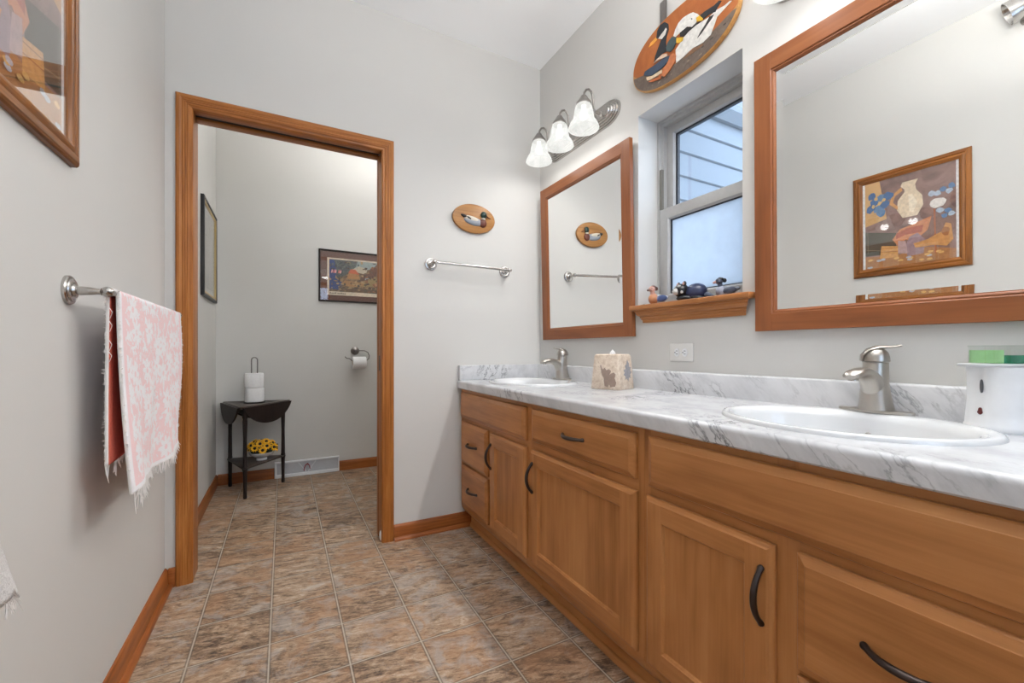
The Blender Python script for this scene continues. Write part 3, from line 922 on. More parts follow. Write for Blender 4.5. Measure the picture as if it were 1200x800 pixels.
def clouds(name, stops, scale=6, dist=1.0, vec=(1, 1, 1)):
    t = NT(name)
    n = t.noise(t.mapping(t.coord(), vec), scale, 6, .62, dist).outputs[0]
    t.p(Base_Color=t.ramp(n, stops), Roughness=.6)
    return t.m

# --- still life on the left wall (also seen in the near mirror)
mauve = clouds('print_mauve', [(.3, srgb(104, 78, 72)), (.5, srgb(138, 108, 100)), (.7, srgb(160, 128, 120))], 9, 1.2)
glow = clouds('print_glow', [(.3, srgb(196, 150, 92)), (.7, srgb(224, 182, 126))], 6)
A = [(mauve, None)]
A += [(ink(238, 238, 238), rect(0, 0, .035, 1)), (ink(238, 238, 238), rect(.965, 0, 1, 1))]
A += [(glow, [(.72, .55), (.80, 1), (.965, 1), (.965, .5)])]
A += [(ink(128, 94, 82), [(.035, .30), (.035, .48), (.40, .44), (.62, .34), (.62, .26)])]
A += [(ink(74, 70, 58), [(.62, .14), (.62, .37), (.965, .44), (.965, .16)]), (ink(120, 112, 92), [(.70, .18), (.70, .185), (.95, .235), (.95, .225)]), (ink(120, 112, 92), [(.93, .18), (.935, .44), (.94, .44), (.935, .18)])]
A += [(ink(168, 116, 70), [(.035, 0.0), (.035, .10), (.30, .16), (.62, .12), (.965, .15), (.965, .0)])]
A += [(ink(202, 150, 88), [(.60, .10), (.60, .22), (.78, .25), (.80, .11)]), (ink(158, 104, 56), [(.60, .16), (.60, .166), (.79, .187), (.79, .181)]), (ink(158, 104, 56), [(.60, .20), (.60, .206), (.785, .227), (.785, .221)])]
A += [(ink(196, 128, 86), [(.30, .34), (.26, .48), (.42, .44), (.58, .40), (.66, .30), (.60, .22), (.52, .28), (.44, .24)])]
A += [(ink(168, 88, 66), [(.36, .33), (.34, .40), (.50, .40), (.62, .36), (.62, .30), (.52, .33)])]
A += [(ink(152, 130, 138), [(.34, .10), (.32, .24), (.40, .33), (.48, .30), (.53, .20), (.50, .09)]), (ink(178, 152, 152), [(.50, .12), (.52, .26), (.60, .28), (.60, .14)])]
# cream jug with handle
A += [(ink(226, 206, 178), [(.40, .52), (.34, .62), (.35, .72), (.41, .80), (.42, .86), (.39, .91), (.55, .91), (.57, .87), (.53, .83), (.53, .80), (.60, .72), (.61, .62), (.55, .52)]), (ink(240, 226, 204), [(.44, .56), (.40, .66), (.45, .76), (.49, .76), (.48, .58)]), (ink(210, 152, 92), [(.56, .86), (.66, .80), (.69, .70), (.60, .62), (.60, .66), (.65, .71), (.63, .78), (.55, .82)])]
# blue posies
for i, (x, y) in enumerate([(.78, .80), (.86, .76), (.74, .72), (.82, .68), (.90, .70), (.70, .80), (.78, .63), (.88, .84)]):
    A.append((ink(62, 102, 150) if i % 3 else ink(96, 132, 170), blob(x, y, .052, .045, 9, .5, i)))
for i, (x, y) in enumerate([(.80, .74), (.84, .80), (.75, .77), (.87, .72)]): A.append((ink(214, 178, 116), blob(x, y, .022, .02, 8, .5, 40 + i)))
for i, (x, y) in enumerate([(.10, .70), (.15, .73), (.20, .70), (.07, .75), (.26, .71), (.11, .50), (.08, .46), (.14, .45), (.18, .52)]):
    A.append((ink(88, 122, 164) if i % 2 else ink(176, 190, 206), blob(x, y, .034, .026, 8, .6, 60 + i)))
A += [(ink(226, 220, 214), blob(.20, .60, .075, .05, 11, .3, 5)), (ink(166, 96, 60), [(.215, .08), (.225, .55), (.24, .55), (.232, .08)])]
A += [(ink(196, 142, 84), [(.06, .20), (.08, .36), (.13, .38), (.16, .30), (.30, .24), (.44, .22), (.42, .17), (.24, .17), (.12, .14)]), (ink(152, 98, 56), blob(.13, .29, .04, .05, 9, .4, 9))]
for i in range(16):
    rg = random.Random(i)
    A.append((ink(216, 172, 104) if i % 3 else ink(178, 184, 196), blob(.08 + .86 * rg.random(), .02 + .09 * rg.random(), .030, .013, 8, .3, i)))
PICP = [(0, 0), (0, .010), (.003, .0145), (.008, .017), (.020, .018), (.0215, .0150), (.0245, .0140), (.027, .0150), (.034, .0172), (.0375, .0165), (.0390, .0140), (.040, .0140), (.046, .0105), (.049, .0095), (.049, .001)]
framed('framed_picture', 'x', XL + .001, 1, .835, 1.370, 1.428, 2.058, PICP, (M['pic_y'], M['pic_z']), 'oak framed still life print on the left wall above the pink towel', 'picture', None, A, .0095)

# --- landscape print in the closet
land = clouds('print_land', [(.30, srgb(30, 24, 22)), (.42, srgb(74, 58, 42)), (.52, srgb(128, 96, 64)), (.62, srgb(160, 132, 92)), (.74, srgb(88, 78, 66))], 22, 1.6)
leaf1 = clouds('print_leaves', [(.35, srgb(26, 34, 44)), (.5, srgb(64, 74, 78)), (.62, srgb(120, 122, 112)), (.7, srgb(46, 52, 52))], 60, 2)
leaf2 = clouds('print_red_leaves', [(.35, srgb(44, 26, 18)), (.52, srgb(116, 64, 36)), (.7, srgb(70, 44, 30))], 60, 2)
A = [(ink(96, 52, 34), None), (ink(222, 208, 186), rect(.085, .11, .915, .865)), (land, rect(.11, .185, .89, .835))]
A += [(ink(152, 164, 166), [(.42, .68), (.40, .835), (.72, .835), (.66, .70), (.55, .66)]), (ink(196, 186, 164), blob(.50, .66, .09, .07, 10, .4, 3))]
A += [(leaf1, [(.11, .50), (.11, .835), (.46, .835), (.44, .72), (.36, .62), (.30, .52), (.20, .47)]), (ink(30, 58, 120), [(.11, .24), (.11, .82), (.17, .82), (.20, .60), (.18, .46), (.28, .36), (.24, .22)])]
A += [(leaf2, [(.62, .50), (.60, .66), (.72, .80), (.80, .835), (.89, .835), (.89, .42), (.74, .46)])]
A += [(ink(176, 126, 70), [(.32, .46), (.35, .60), (.46, .60), (.49, .46)]), (ink(196, 92, 50), [(.34, .58), (.37, .66), (.43, .66), (.48, .56)]), (ink(90, 54, 36), [(.50, .44), (.50, .54), (.62, .56), (.56, .43)]), (ink(150, 172, 180), [(.55, .46), (.56, .50), (.62, .50), (.60, .45)])]
A += [(ink(168, 122, 70), [(.24, .34), (.30, .42), (.50, .40), (.62, .50), (.70, .52), (.64, .36), (.50, .30), (.34, .30)]), (ink(150, 128, 80), [(.52, .32), (.60, .50), (.72, .56), (.84, .50), (.70, .34)]), (ink(186, 134, 96), blob(.74, .36, .08, .06, 10, .4, 8)), (ink(96, 66, 40), [(.30, .20), (.40, .28), (.70, .26), (.78, .20)])]
_rg = random.Random(21)
for i in range(150):
    x, y = .12 + .76 * _rg.random(), .20 + .62 * _rg.random()
    up_ = y > .5
    c_ = _rg.choice([(40, 46, 46), (92, 98, 92), (58, 64, 78), (128, 112, 84), (70, 44, 30)] if up_ and x < .5 else ([(104, 58, 34), (60, 34, 24), (140, 88, 52), (82, 66, 44)] if x > .55 else [(60, 46, 36), (150, 118, 76), (104, 80, 54), (176, 146, 104)]))
    if .30 < x < .52 and .44 < y < .66: continue
    A.append((ink(*c_), blob(x, y, .010 + .016 * _rg.random(), .010 + .020 * _rg.random(), 7, .7, i)))
for i, x in enumerate((.13, .155, .175, .215, .235)): A.append((ink(222, 120, 110) if i % 2 else ink(240, 178, 172), [(x, .56), (x + .012, .64), (x + .022, .60), (x + .014, .555)]))
for i in range(9): A.append((ink(70, 50, 40), rect(.115 + .021 * i + (.01 if i > 3 else 0), .135, .127 + .021 * i + (.01 if i > 3 else 0), .135 + (.02 if i % 3 else .028))))
PP = [(0, 0), (0, .014), (.004, .018), (.010, .018), (.013, .012), (.013, .001)]
framed('framed_print', 'y', YC - .001, -1, .2505, .905, 1.400, 1.827, PP, (M['espresso'], M['espresso']), 'black framed landscape print with a brown mat on the closet back wall', 'picture', None, A, .0115)

# --- gold edged picture on the closet left wall
M['gold'] = metal('gold_leaf', (.62, .46, .20, 1), .35)
greyart = clouds('print_grey', [(.3, srgb(120, 112, 98)), (.5, srgb(146, 138, 122)), (.7, srgb(168, 160, 142))], 8, 1, (1, 3, 1))
A = [(ink(196, 188, 172), None), (greyart, rect(.06, .09, .94, .95)), (ink(96, 92, 88), blob(.40, .16, .10, .09, 12, .4, 2)), (ink(70, 66, 62), blob(.46, .24, .04, .05, 9, .4, 4)), (ink(110, 100, 86), rect(.10, .10, .9, .12))]
b_out = [(0, 0), (0, .016), (.004, .020), (.014, .020), (.016, .015), (.016, .001)]
fr = framed('framed_portrait', 'x', XL + .001, 1, 3.130, 3.690, 1.332, 1.940, [(0, 0), (0, .016), (.004, .020), (.016, .020), (.018, .014), (.018, .001)], (M['blackmetal'], M['blackmetal']), 'black and gold framed grey picture on the closet left wall', 'picture', None, A, .011)
b = MB(); b.frame('x', 3.1475, 3.6725, 1.3495, 1.9225, [(0, 0), (0, .016), (.006, .0175), (.012, .015), (.018, .013), (.018, 0)], 1, XL + .001); b.build('gilt_liner', M['gold'], fr)

# --- painted plaque with water birds over the window
BIRD = {
 'merg_black': [(1.301, 2.323), (1.296, 2.352), (1.28, 2.366), (1.256, 2.363), (1.237, 2.342), (1.235, 2.317), (1.246, 2.292), (1.249, 2.273), (1.246, 2.234), (1.273, 2.238), (1.315, 2.228), (1.308, 2.251), (1.29, 2.278), (1.275, 2.301), (1.287, 2.316)],
 'merg_white': [(1.249, 2.334), (1.244, 2.325), (1.253, 2.307), (1.271, 2.301), (1.29, 2.315), (1.275, 2.322), (1.259, 2.328)],
 'merg_beak': [(1.303, 2.329), (1.296, 2.314), (1.319, 2.309), (1.344, 2.311), (1.333, 2.324)],
 'duck_blue': [(1.363, 2.217), (1.319, 2.213), (1.249, 2.212), (1.226, 2.204), (1.236, 2.186), (1.27, 2.177), (1.326, 2.179), (1.37, 2.204)],
 'duck_cream1': [(1.315, 2.225), (1.294, 2.231), (1.266, 2.233), (1.241, 2.221), (1.243, 2.211), (1.283, 2.222)],
 'duck_cream2': [(1.355, 2.187), (1.319, 2.175), (1.27, 2.171), (1.266, 2.156), (1.333, 2.164), (1.351, 2.172)],
 'duck_rust': [(1.229, 2.203), (1.21, 2.204), (1.197, 2.188), (1.198, 2.169), (1.216, 2.153), (1.236, 2.141), (1.256, 2.134), (1.27, 2.147), (1.266, 2.167), (1.243, 2.179)],
 'duck_legs': [(1.283, 2.171), (1.271, 2.164), (1.275, 2.137), (1.319, 2.148), (1.344, 2.162), (1.319, 2.159), (1.287, 2.151)],
 'duck_green': [(1.246, 2.25), (1.236, 2.265), (1.216, 2.273), (1.194, 2.259), (1.194, 2.238), (1.21, 2.222), (1.226, 2.219), (1.243, 2.232)],
 'duck_beak': [(1.194, 2.255), (1.161, 2.236), (1.165, 2.225), (1.181, 2.227), (1.196, 2.237)],
 'swan_head': [(1.136, 2.311), (1.115, 2.304), (1.095, 2.283), (1.084, 2.265), (1.098, 2.265), (1.103, 2.254), (1.121, 2.251), (1.142, 2.267), (1.166, 2.266), (1.181, 2.266), (1.2, 2.263), (1.21, 2.274), (1.2, 2.294), (1.185, 2.309), (1.163, 2.315)],
 'swan_beak': [(1.101, 2.272), (1.086, 2.271), (1.071, 2.249), (1.075, 2.244), (1.098, 2.256)],
 'swan_eye': [(1.124, 2.287), (1.119, 2.283), (1.118, 2.278), (1.123, 2.28)],
 'swan_black': [(1.178, 2.266), (1.145, 2.269), (1.136, 2.26), (1.106, 2.256), (1.081, 2.246), (1.101, 2.245), (1.136, 2.243), (1.16, 2.239), (1.178, 2.251)],
 'swan_body': [(1.2, 2.211), (1.16, 2.236), (1.136, 2.243), (1.101, 2.245), (1.045, 2.238), (1.018, 2.243), (0.982, 2.236), (0.963, 2.238), (0.955, 2.233), (1.013, 2.216), (1.024, 2.195), (1.04, 2.168), (1.072, 2.16), (1.118, 2.167), (1.16, 2.16), (1.197, 2.157), (1.198, 2.184)],
 'wing': [(1.089, 2.271), (1.067, 2.272), (1.024, 2.266), (1.005, 2.269), (0.995, 2.261), (1.013, 2.249), (1.018, 2.238), (1.045, 2.248), (1.072, 2.247)],
 'stripe': [(1.045, 2.238), (1.024, 2.233), (1.034, 2.224), (1.056, 2.212), (1.078, 2.198), (1.098, 2.191), (1.084, 2.206), (1.061, 2.221)],
 'feet': [(1.163, 2.152), (1.13, 2.16), (1.072, 2.158), (1.071, 2.15), (1.089, 2.149), (1.124, 2.149)],
}

e = empty('bird_plaque', (XW, 1.183, 2.238), 'oval wooden plaque painted with a goose and ducks, over the window', 'wall plaque')
def oval(cy, cz, a, bb, n=72, pw=.88):
    return [(cy + a * math.copysign(abs(math.cos(t)) ** pw, math.cos(t)), cz + bb * math.copysign(abs(math.sin(t)) ** pw, math.sin(t))) for t in [2 * PI * k / n for k in range(n)]]
b = MB(); b.prism(oval(1.183, 2.238, .257, .142), 'x', XW - .0205, XW, .004); b.build('board', M['edge_y'], e)
ori = clouds('painted_rust', [(.3, srgb(156, 84, 34)), (.7, srgb(180, 104, 48))], 14)
gnd = clouds('painted_ground', [(.3, srgb(84, 72, 62)), (.5, srgb(104, 90, 80)), (.7, srgb(118, 106, 96))], 30)
face = oval(1.183, 2.238, .252, .1375)
def gz(y):                     # ground line
    ks = [(.92, 2.207), (1.0, 2.185), (1.07, 2.166), (1.2, 2.157), (1.30, 2.180), (1.385, 2.212), (1.45, 2.224)]
    for (p, q), (r_, s_) in zip(ks, ks[1:]):
        if y <= r_: return q + (s_ - q) * (y - p) / (r_ - p)
    return ks[-1][1]
up = [p for p in face if p[1] >= gz(p[0])]
ylo, yhi = .9375, 1.4325
up = sorted([p for p in face if p[1] >= gz(p[0])], key=lambda p: math.atan2(p[1] - 2.238 + .02, p[0] - 1.183))
line = [(yhi - (yhi - ylo) * k / 24, gz(yhi - (yhi - ylo) * k / 24)) for k in range(25)]
upp = [p for p in face if p[1] >= gz(p[0]) + .002]
# upper face runs counter-clockwise from the +y end to the -y end, then back along the ground line
start = max(range(len(upp)), key=lambda i: upp[i][0] - (10 if upp[i][1] > 2.3 else 0))
k0 = next(i for i, p in enumerate(face) if p[1] >= gz(p[0]) + .002 and not face[i - 1][1] >= gz(face[i - 1][0]) + .002)
seq = []
i = k0
while face[i % 72][1] >= gz(face[i % 72][0]) + .002 and len(seq) < 72:
    seq.append(face[i % 72]); i += 1
seq2 = []
while len(seq) + len(seq2) < 72:
    seq2.append(face[i % 72]); i += 1
y_end, y_start = seq[-1][0], seq[0][0]
gl = [(y_end + (y_start - y_end) * k / 24, gz(y_end + (y_start - y_end) * k / 24)) for k in range(1, 24)]
b = MB()
b.mi = 0; b.prism(seq + gl, 'x', XW - .0214, XW - .0200)
b.mi = 1; b.prism(gl[::-1] + seq2, 'x', XW - .0214, XW - .0200)
rg = random.Random(3)
for i in range(34):
    y = .97 + .44 * rg.random(); z = 2.105 + .075 * rg.random()
    if z < gz(y) - .01 and ((y - 1.183) / .24) ** 2 + ((z - 2.238) / .13) ** 2 < 1:
        b.mi = 2 + i % 2
        b.prism([(y + dy, z + dz) for dy, dz in blob(0, 0, .004 + .005 * rg.random(), .003, 7, .5, i)], 'x', XW - .0217, XW - .0210)
b.build('painted_background', [ori, gnd, ink(60, 52, 48), ink(140, 124, 108)], e)
def bird(parts):
    b = MB(); ml = []
    for k, (key, col, lift) in enumerate(parts):
        m = ink(*col)
        if m not in ml: ml.append(m)
        b.mi = ml.index(m)
        pts = [(min(y, 1.42), z) for y, z in BIRD[key]]
        b.prism(pts, 'x', XW - .0224 - .0006 * lift, XW - .0206)
    return b.build('painted_bird', ml, e)
o = bird([('merg_black', (30, 34, 40), 0), ('merg_white', (226, 222, 214), 1), ('merg_beak', (226, 158, 60), 1)]); o['label'] = 'black-necked bird with a white cheek and long yellow bill'
o = bird([('swan_body', (228, 226, 220), 1), ('wing', (38, 40, 44), 2), ('stripe', (36, 32, 30), 2), ('swan_black', (34, 30, 30), 2), ('swan_head', (232, 230, 224), 3), ('swan_beak', (226, 178, 44), 4), ('swan_eye', (70, 74, 82), 4), ('feet', (128, 92, 64), 0)]); o['label'] = 'large white bird with a yellow bill'
o = bird([('duck_legs', (176, 100, 56), 4), ('duck_rust', (190, 116, 72), 5), ('duck_cream2', (222, 196, 164), 5), ('duck_cream1', (214, 190, 168), 5), ('duck_blue', (58, 72, 92), 6), ('duck_green', (62, 80, 82), 6), ('duck_beak', (224, 180, 52), 5)]); o['label'] = 'small duck with a blue back and rust breast'
b = MB(); b.box(XW - .012, XW, 1.262, 1.292, 2.33, 2.47, .003); b.box(XW - .016, XW - .011, 1.256, 1.264, 2.38, 2.47, .001); b.build('hanger_strap', M['steel'], e)

# --- small duck plaque over the back towel bar
PX, PZ = .963, 1.752
e = empty('duck_plaque', (PX, YB, PZ), 'small oval oak plaque with a carved drake, on the back wall over the towel bar', 'wall plaque')
b = MB(); b.prism([(PX + .131 * math.cos(t), PZ + .083 * math.sin(t)) for t in [2 * PI * k / 56 for k in range(56)]], 'y', YB - .019, YB, .005); b.build('board', M['plaque_x'], e)
fy = YB - .019
def rot_y(deg): return Matrix.Rotation(math.radians(deg), 3, 'Y')
cream = plain('duck_cream', srgb(206, 200, 186), .45); greyb = plain('duck_grey', srgb(150, 156, 166), .45)
blk = plain('duck_black', srgb(26, 26, 30), .4); rust = plain('duck_rust', srgb(104, 54, 38), .45); grn = plain('duck_green', srgb(24, 52, 44), .35); bil = plain('duck_bill', srgb(110, 66, 34), .45)
b = MB(); b.ball((PX - .006, fy, PZ - .016), .060, .013, .024, 24, 12, rot_y(7)); bd = b.build('body', greyb, e)
b = MB(); b.ball((PX - .018, fy - .004, PZ - .006), .050, .011, .016, 20, 10, rot_y(10)); b.build('wing', cream, e)
b = MB(); b.ball((PX - .060, fy - .003, PZ + .004), .026, .009, .009, 16, 8, rot_y(20)); b.ball((PX - .036, fy - .010, PZ - .004), .018, .006, .006, 14, 8, rot_y(25)); b.build('tail', blk, e)
b = MB(); b.ball((PX + .052, fy - .001, PZ - .020), .024, .014, .026, 18, 10); b.build('breast', rust, e)
b = MB(); b.lathe([(.011, 0), (.0125, .004), (.0115, .009)], (PX + .053, fy - .004, PZ - .002), 'z', 16); b.build('neck_ring', cream, e)
b = MB(); b.ball((PX + .056, fy - .006, PZ + .026), .019, .013, .020, 18, 12); b.build('head', grn, e)
b = MB(); b.tube([(PX + .068, fy - .007, PZ + .024), (PX + .082, fy - .007, PZ + .016), (PX + .098, fy - .007, PZ + .010)], [.0075, .0055, .003], 10, .7); b.build('bill', bil, e)
b = MB(); b.ball((PX + .064, fy - .017, PZ + .031), .0022); b.build('eye', blk, e)

# ================================================================== TOWEL BARS AND TOWELS
def rosette(b, c, ax):
    b.lathe([(.0340, 0), (.0340, .0055), (.0320, .0080), (.0270, .0088), (.0262, .0115), (.0225, .0130), (.0205, .0120), (.0150, .0125), (.0135, .0170), (.0095, .0185), (.0102, .026), (.0092, .040), (.0070, .052), (.0068, .058), (.0090, .060)], c, ax, 28)
def towel_bar(wall, p0, p1, label):
    """p0,p1: two wall points of the rosettes; the bar runs between the post ends"""
    ax = Vector(wall)
    e = empty('towel_bar', (Vector(p0) + Vector(p1)) / 2, label, 'towel bar', 'nickel towel bars')
    ends = []
    for p in (p0, p1):
        b = MB(); rosette(b, p, ax); b.ball(Vector(p) + ax * .070, .0125, n=18, m=12); b.build('mounting_post', M['nickel'], e)
        ends.append(Vector(p) + ax * .070)
    dr = (ends[1] - ends[0]).normalized()
    b = MB(); b.tube([ends[0] - dr * .014, ends[0] - dr * .010, ends[1] + dr * .010, ends[1] + dr * .014], [.004, .0078, .0078, .004], 14); b.build('bar', M['nickel'], e)
    return e
towel_bar((0, -1, 0), (.711, YB, 1.470), (1.164, YB, 1.466), 'bare nickel towel bar on the back wall below the duck plaque')
BZ = 1.137
towel_bar((1, 0, 0), (XL, 1.352, BZ), (XL, 2.125, BZ), 'nickel towel bar on the left wall holding the pink towel')

def towel_mats():
    t = NT('pink_floral_terry')
    uv = t.coord('UV')
    v = t.mapping(uv, (.70 * 10.5, 1.05 * 10.5, 1))
    vo = t.n('ShaderNodeTexVoronoi', {'voronoi_dimensions': '2D'}, Scale=1.0, Randomness=.75); t.set(vo, 'Vector', v)
    df = t.n('ShaderNodeVectorMath', {'operation': 'SUBTRACT'}); t.set(df, '_0', v); t.set(df, '_1', vo.outputs['Position'])
    sp = t.n('ShaderNodeSeparateXYZ'); t.set(sp, '_0', df.outputs[0])
    ang = t.math('ARCTAN2', sp.outputs[1], sp.outputs[0])
    rr = vo.outputs['Distance']
    pet = t.math('ABSOLUTE', t.math('COSINE', t.math('MULTIPLY', ang, 4.0)))
    lim = t.math('ADD', .20, t.math('MULTIPLY', pet, .24))
    inside = t.math('LESS_THAN', rr, lim)
    hole = t.math('GREATER_THAN', rr, .10)
    fl = t.math('MULTIPLY', inside, hole)
    lf = t.noise(t.mapping(uv, (.70 * 40, 1.05 * 34, 1)), 1.0, 3, .6, .8).outputs[0]
    leaf = t.math('GREATER_THAN', lf, .54)
    w = t.math('MAXIMUM', fl, leaf)
    su = t.n('ShaderNodeSeparateXYZ'); t.set(su, '_0', uv)
    eu = t.math('ABSOLUTE', t.math('SUBTRACT', su.outputs[0], .5))
    ev = t.math('ABSOLUTE', t.math('SUBTRACT', su.outputs[1], .5))
    inner = t.math('LESS_THAN', eu, .452)
    w = t.math('MULTIPLY', w, inner)
    w = t.math('MAXIMUM', w, t.math('GREATER_THAN', eu, .478))
    w = t.math('MAXIMUM', w, t.math('GREATER_THAN', ev, .485))
    fuzz = t.noise(t.mapping(uv, (.70 * 240, 1.05 * 240, 1)), 1.0, 3, .7).outputs[0]
    wf = t.math('MULTIPLY', w, t.ramp(fuzz, [(.25, (.55, .55, .55)), (.5, (1, 1, 1))]))
    c = t.mix(wf, srgb(247, 213, 214), srgb(245, 243, 244))
    t.p(Base_Color=c, Roughness=.95, Sheen_Weight=.3)
    t.bump(t.math('ADD', t.math('MULTIPLY', w, .6), t.math('MULTIPLY', fuzz, .6)), .8, .004)
    M['towel'] = t.m
    M['towel_back'] = plain('coral_towel_back', srgb(206, 104, 84), .95, var=.08, vscale=160)
    M['fringe'] = plain('white_fringe', srgb(236, 232, 228), .95, var=.03)
    t = NT('white_terry')
    n = t.noise(t.coord(), 220, 3, .7).outputs[0]
    t.p(Base_Color=t.ramp(n, [(.3, srgb(200, 198, 196)), (.7, srgb(232, 230, 228))]), Roughness=.95)
    t.bump(n, .8, .003)
    M['white_terry'] = t.m
towel_mats()
bx = XL + .070
TY0, TY1 = 1.388, 2.098
def towel_point(s, q):
    """q 0..1 from the back hem over the bar to the front hem"""
    y = TY0 + (TY1 - TY0) * s
    r = .0125
    zb, zf = .715 + .012 * math.sin(s * 5), .640 - .018 * (1 - s) ** 3 + .012 * math.sin(s * 7 + 1)
    lb, lf, la = BZ - zb, BZ - zf, PI * r
    L = lb + la + lf
    d = q * L
    if d < lb:
        t = 1 - d / lb
        x = bx - r - .006 * t + .008 * t * t * math.sin(s * 8 + .5)
        x = max(x, XL + .012)
        z = BZ - t * lb
    elif d < lb + la:
        a = (d - lb) / r
        x, z = bx - r * math.cos(a), BZ + r * math.sin(a)
    else:
        t = (d - lb - la) / lf
        x = bx + r + t ** 1.4 * (.010 * (1 - s) ** 2 + .006 + .013 * math.sin(s * 10.5 + .4) * t) + .004 * math.sin(s * 23) * t
        z = BZ - t * lf
        y += .012 * t * t * (1 if s < .5 else 1) - .020 * t * t * (s - .2) + .035 * math.sin(PI * min(1, t * 1.3)) * s * s
    return (x, y, z)
tw = empty('towel', (bx, (TY0 + TY1) / 2, .62), 'pink floral terry towel with white fringe hanging on the left wall bar', 'towel')
b = MB(); b.grid(lambda s, q: towel_point(s, q), 60, 150)
bmesh.ops.reverse_faces(b.bm, faces=b.bm.faces[:])
cl = b.build('cloth', [M['towel'], M['towel_back'], M['fringe']], tw, sharp=180)
sm = cl.modifiers.new('thickness', 'SOLIDIFY'); sm.thickness = .007; sm.offset = -1; sm.material_offset = 1; sm.material_offset_rim = 2
rg = random.Random(11)
b = MB()
for i in range(260):
    s = rg.random(); q = 1.0 if i % 5 < 3 else 0.0
    p = Vector(towel_point(s, q)); L = .012 + .022 * rg.random()
    if s < .10: L *= 1.5
    dx, dy = (rg.random() - .5) * .016, (rg.random() - .5) * .022
    b.tube([p + Vector((0, 0, .004)), p + Vector((dx * .4, dy * .4, -L * .5)), p + Vector((dx, dy, -L))], [.0012, .0010, .0006], 5)
for i in range(360):
    q = rg.random(); s = 0.0 if i % 2 else 1.0
    p = Vector(towel_point(s, q)); L = .004 + .011 * rg.random() ** 2
    dy = -L if s == 0 else L
    b.tube([p, p + Vector(((rg.random() - .5) * .006, dy, (rg.random() - .5) * .008))], [.0011, .0006], 4)
for z0 in (.97, .90, .80, .74):
    p = Vector(towel_point(0, 0.5 - (BZ - z0) * .48)); 
    b.tube([p, p + Vector((.006, -.012, -.012)), p + Vector((.014, -.008, -.03)), p + Vector((.008, -.002, -.045))], [.001, .0009, .0008, .0005], 5)
b.build('fringe', M['fringe'], tw)['kind'] = 'stuff'

# white towel on a ring, mostly beyond the left edge of the photograph
RY, RZ = .722, 1.215
e = empty('towel_ring', (XL, RY, RZ), 'nickel towel ring on the left wall holding the white hand towel', 'towel ring')
b = MB(); rosette(b, (XL, RY, RZ), Vector((1, 0, 0))); b.build('mounting_post', M['nickel'], e)
b = MB()
NR = 36
cx = XL + .060
b.rings([[(cx + .0045 * math.cos(p), RY + (.078 + .0045 * math.sin(p)) * math.sin(a), RZ - .078 + (.078 + .0045 * math.sin(p)) * math.cos(a)) for p in [2 * PI * k / 10 for k in range(10)]] for a in [2 * PI * j / NR for j in range(NR)]], loop=True)
b.build('ring', M['nickel'], e)
RB = RZ - .156
e = empty('hand_towel', (cx, RY, .57), 'white terry hand towel whose frayed corner shows at the left edge', 'towel')
def ht(s, q):
    half = (.050 + (.238 - .050) * (abs(q - .5) * 2) ** 1.35)
    if s > .5: half *= 1.0
    y = RY + (s - .5) * 2 * half
    t = abs(q - .5) * 2
    r = .012
    z = RB + r - (1 - math.sqrt(max(0, 1 - min(1, t / .03) ** 2))) * r - max(0, t - .02) * (RB - .628)
    sgn = 1 if q > .5 else -1
    x = cx + sgn * (r * min(1, t / .03) + .006 * t) + .010 * math.sin(s * 17) * t * (1 if q > .5 else .6)
    x = max(x, XL + .016)
    if s > .9: z -= .03 * (s - .9) * 10 * t * t
    return (x, y, z)
b = MB(); b.grid(ht, 46, 90)
c2 = b.build('cloth', M['white_terry'], e, sharp=180)
sm = c2.modifiers.new('thickness', 'SOLIDIFY'); sm.thickness = .005; sm.offset = -1
b = MB()
for i in range(120):
    s = rg.random() if i % 3 else .88 + .12 * rg.random()
    p = Vector(ht(s, 1.0 if i % 2 else 0.0)); L = .012 + .02 * rg.random()
    b.tube([p + Vector((0, 0, .003)), p + Vector(((rg.random() - .5) * .01, (rg.random() - .35) * .03, -L))], [.0011, .0005], 4)
b.build('fringe', M['fringe'], e)['kind'] = 'stuff'

# ================================================================== ON THE COUNTER AND WALL
# outlet
OY, OZ = 1.1885, .989
e = empty('wall_outlet', (XW, OY, OZ), 'white duplex wall outlet mounted sideways between the mirrors', 'outlet')
b = MB(); b.box(XW - .005, XW, OY - .0575, OY + .0575, OZ - .0365, OZ + .0365, .003); b.build('cover_plate', M['outlet'], e)
for sg in (-1, 1):
    b = MB(); cy = OY + sg * .0195
    b.prism([(cy + .0135 * math.cos(t) * (1 if abs(math.cos(t)) < .85 else .92), OZ + .0165 * math.sin(t)) for t in [2 * PI * k / 28 for k in range(28)]], 'x', XW - .0066, XW - .004)
    rc = b.build('receptacle', M['plastic'], e)
    b = MB()
    for dz in (-.0062, .0062): b.box(XW - .0071, XW - .0060, cy - .0045, cy + .0045, OZ + dz - .0011, OZ + dz + .0011)
    b.lathe([(.0024, 0), (.0024, .0010)], (XW - .0061, cy + .0085, OZ), Vector((-1, 0, 0)), 12)
    b.build('slots', M['slot'], rc)
b = MB(); b.lathe([(.0028, 0), (.0022, .0012)], (XW - .005, OY, OZ), Vector((-1, 0, 0)), 12); b.build('screw', M['plastic'], e)

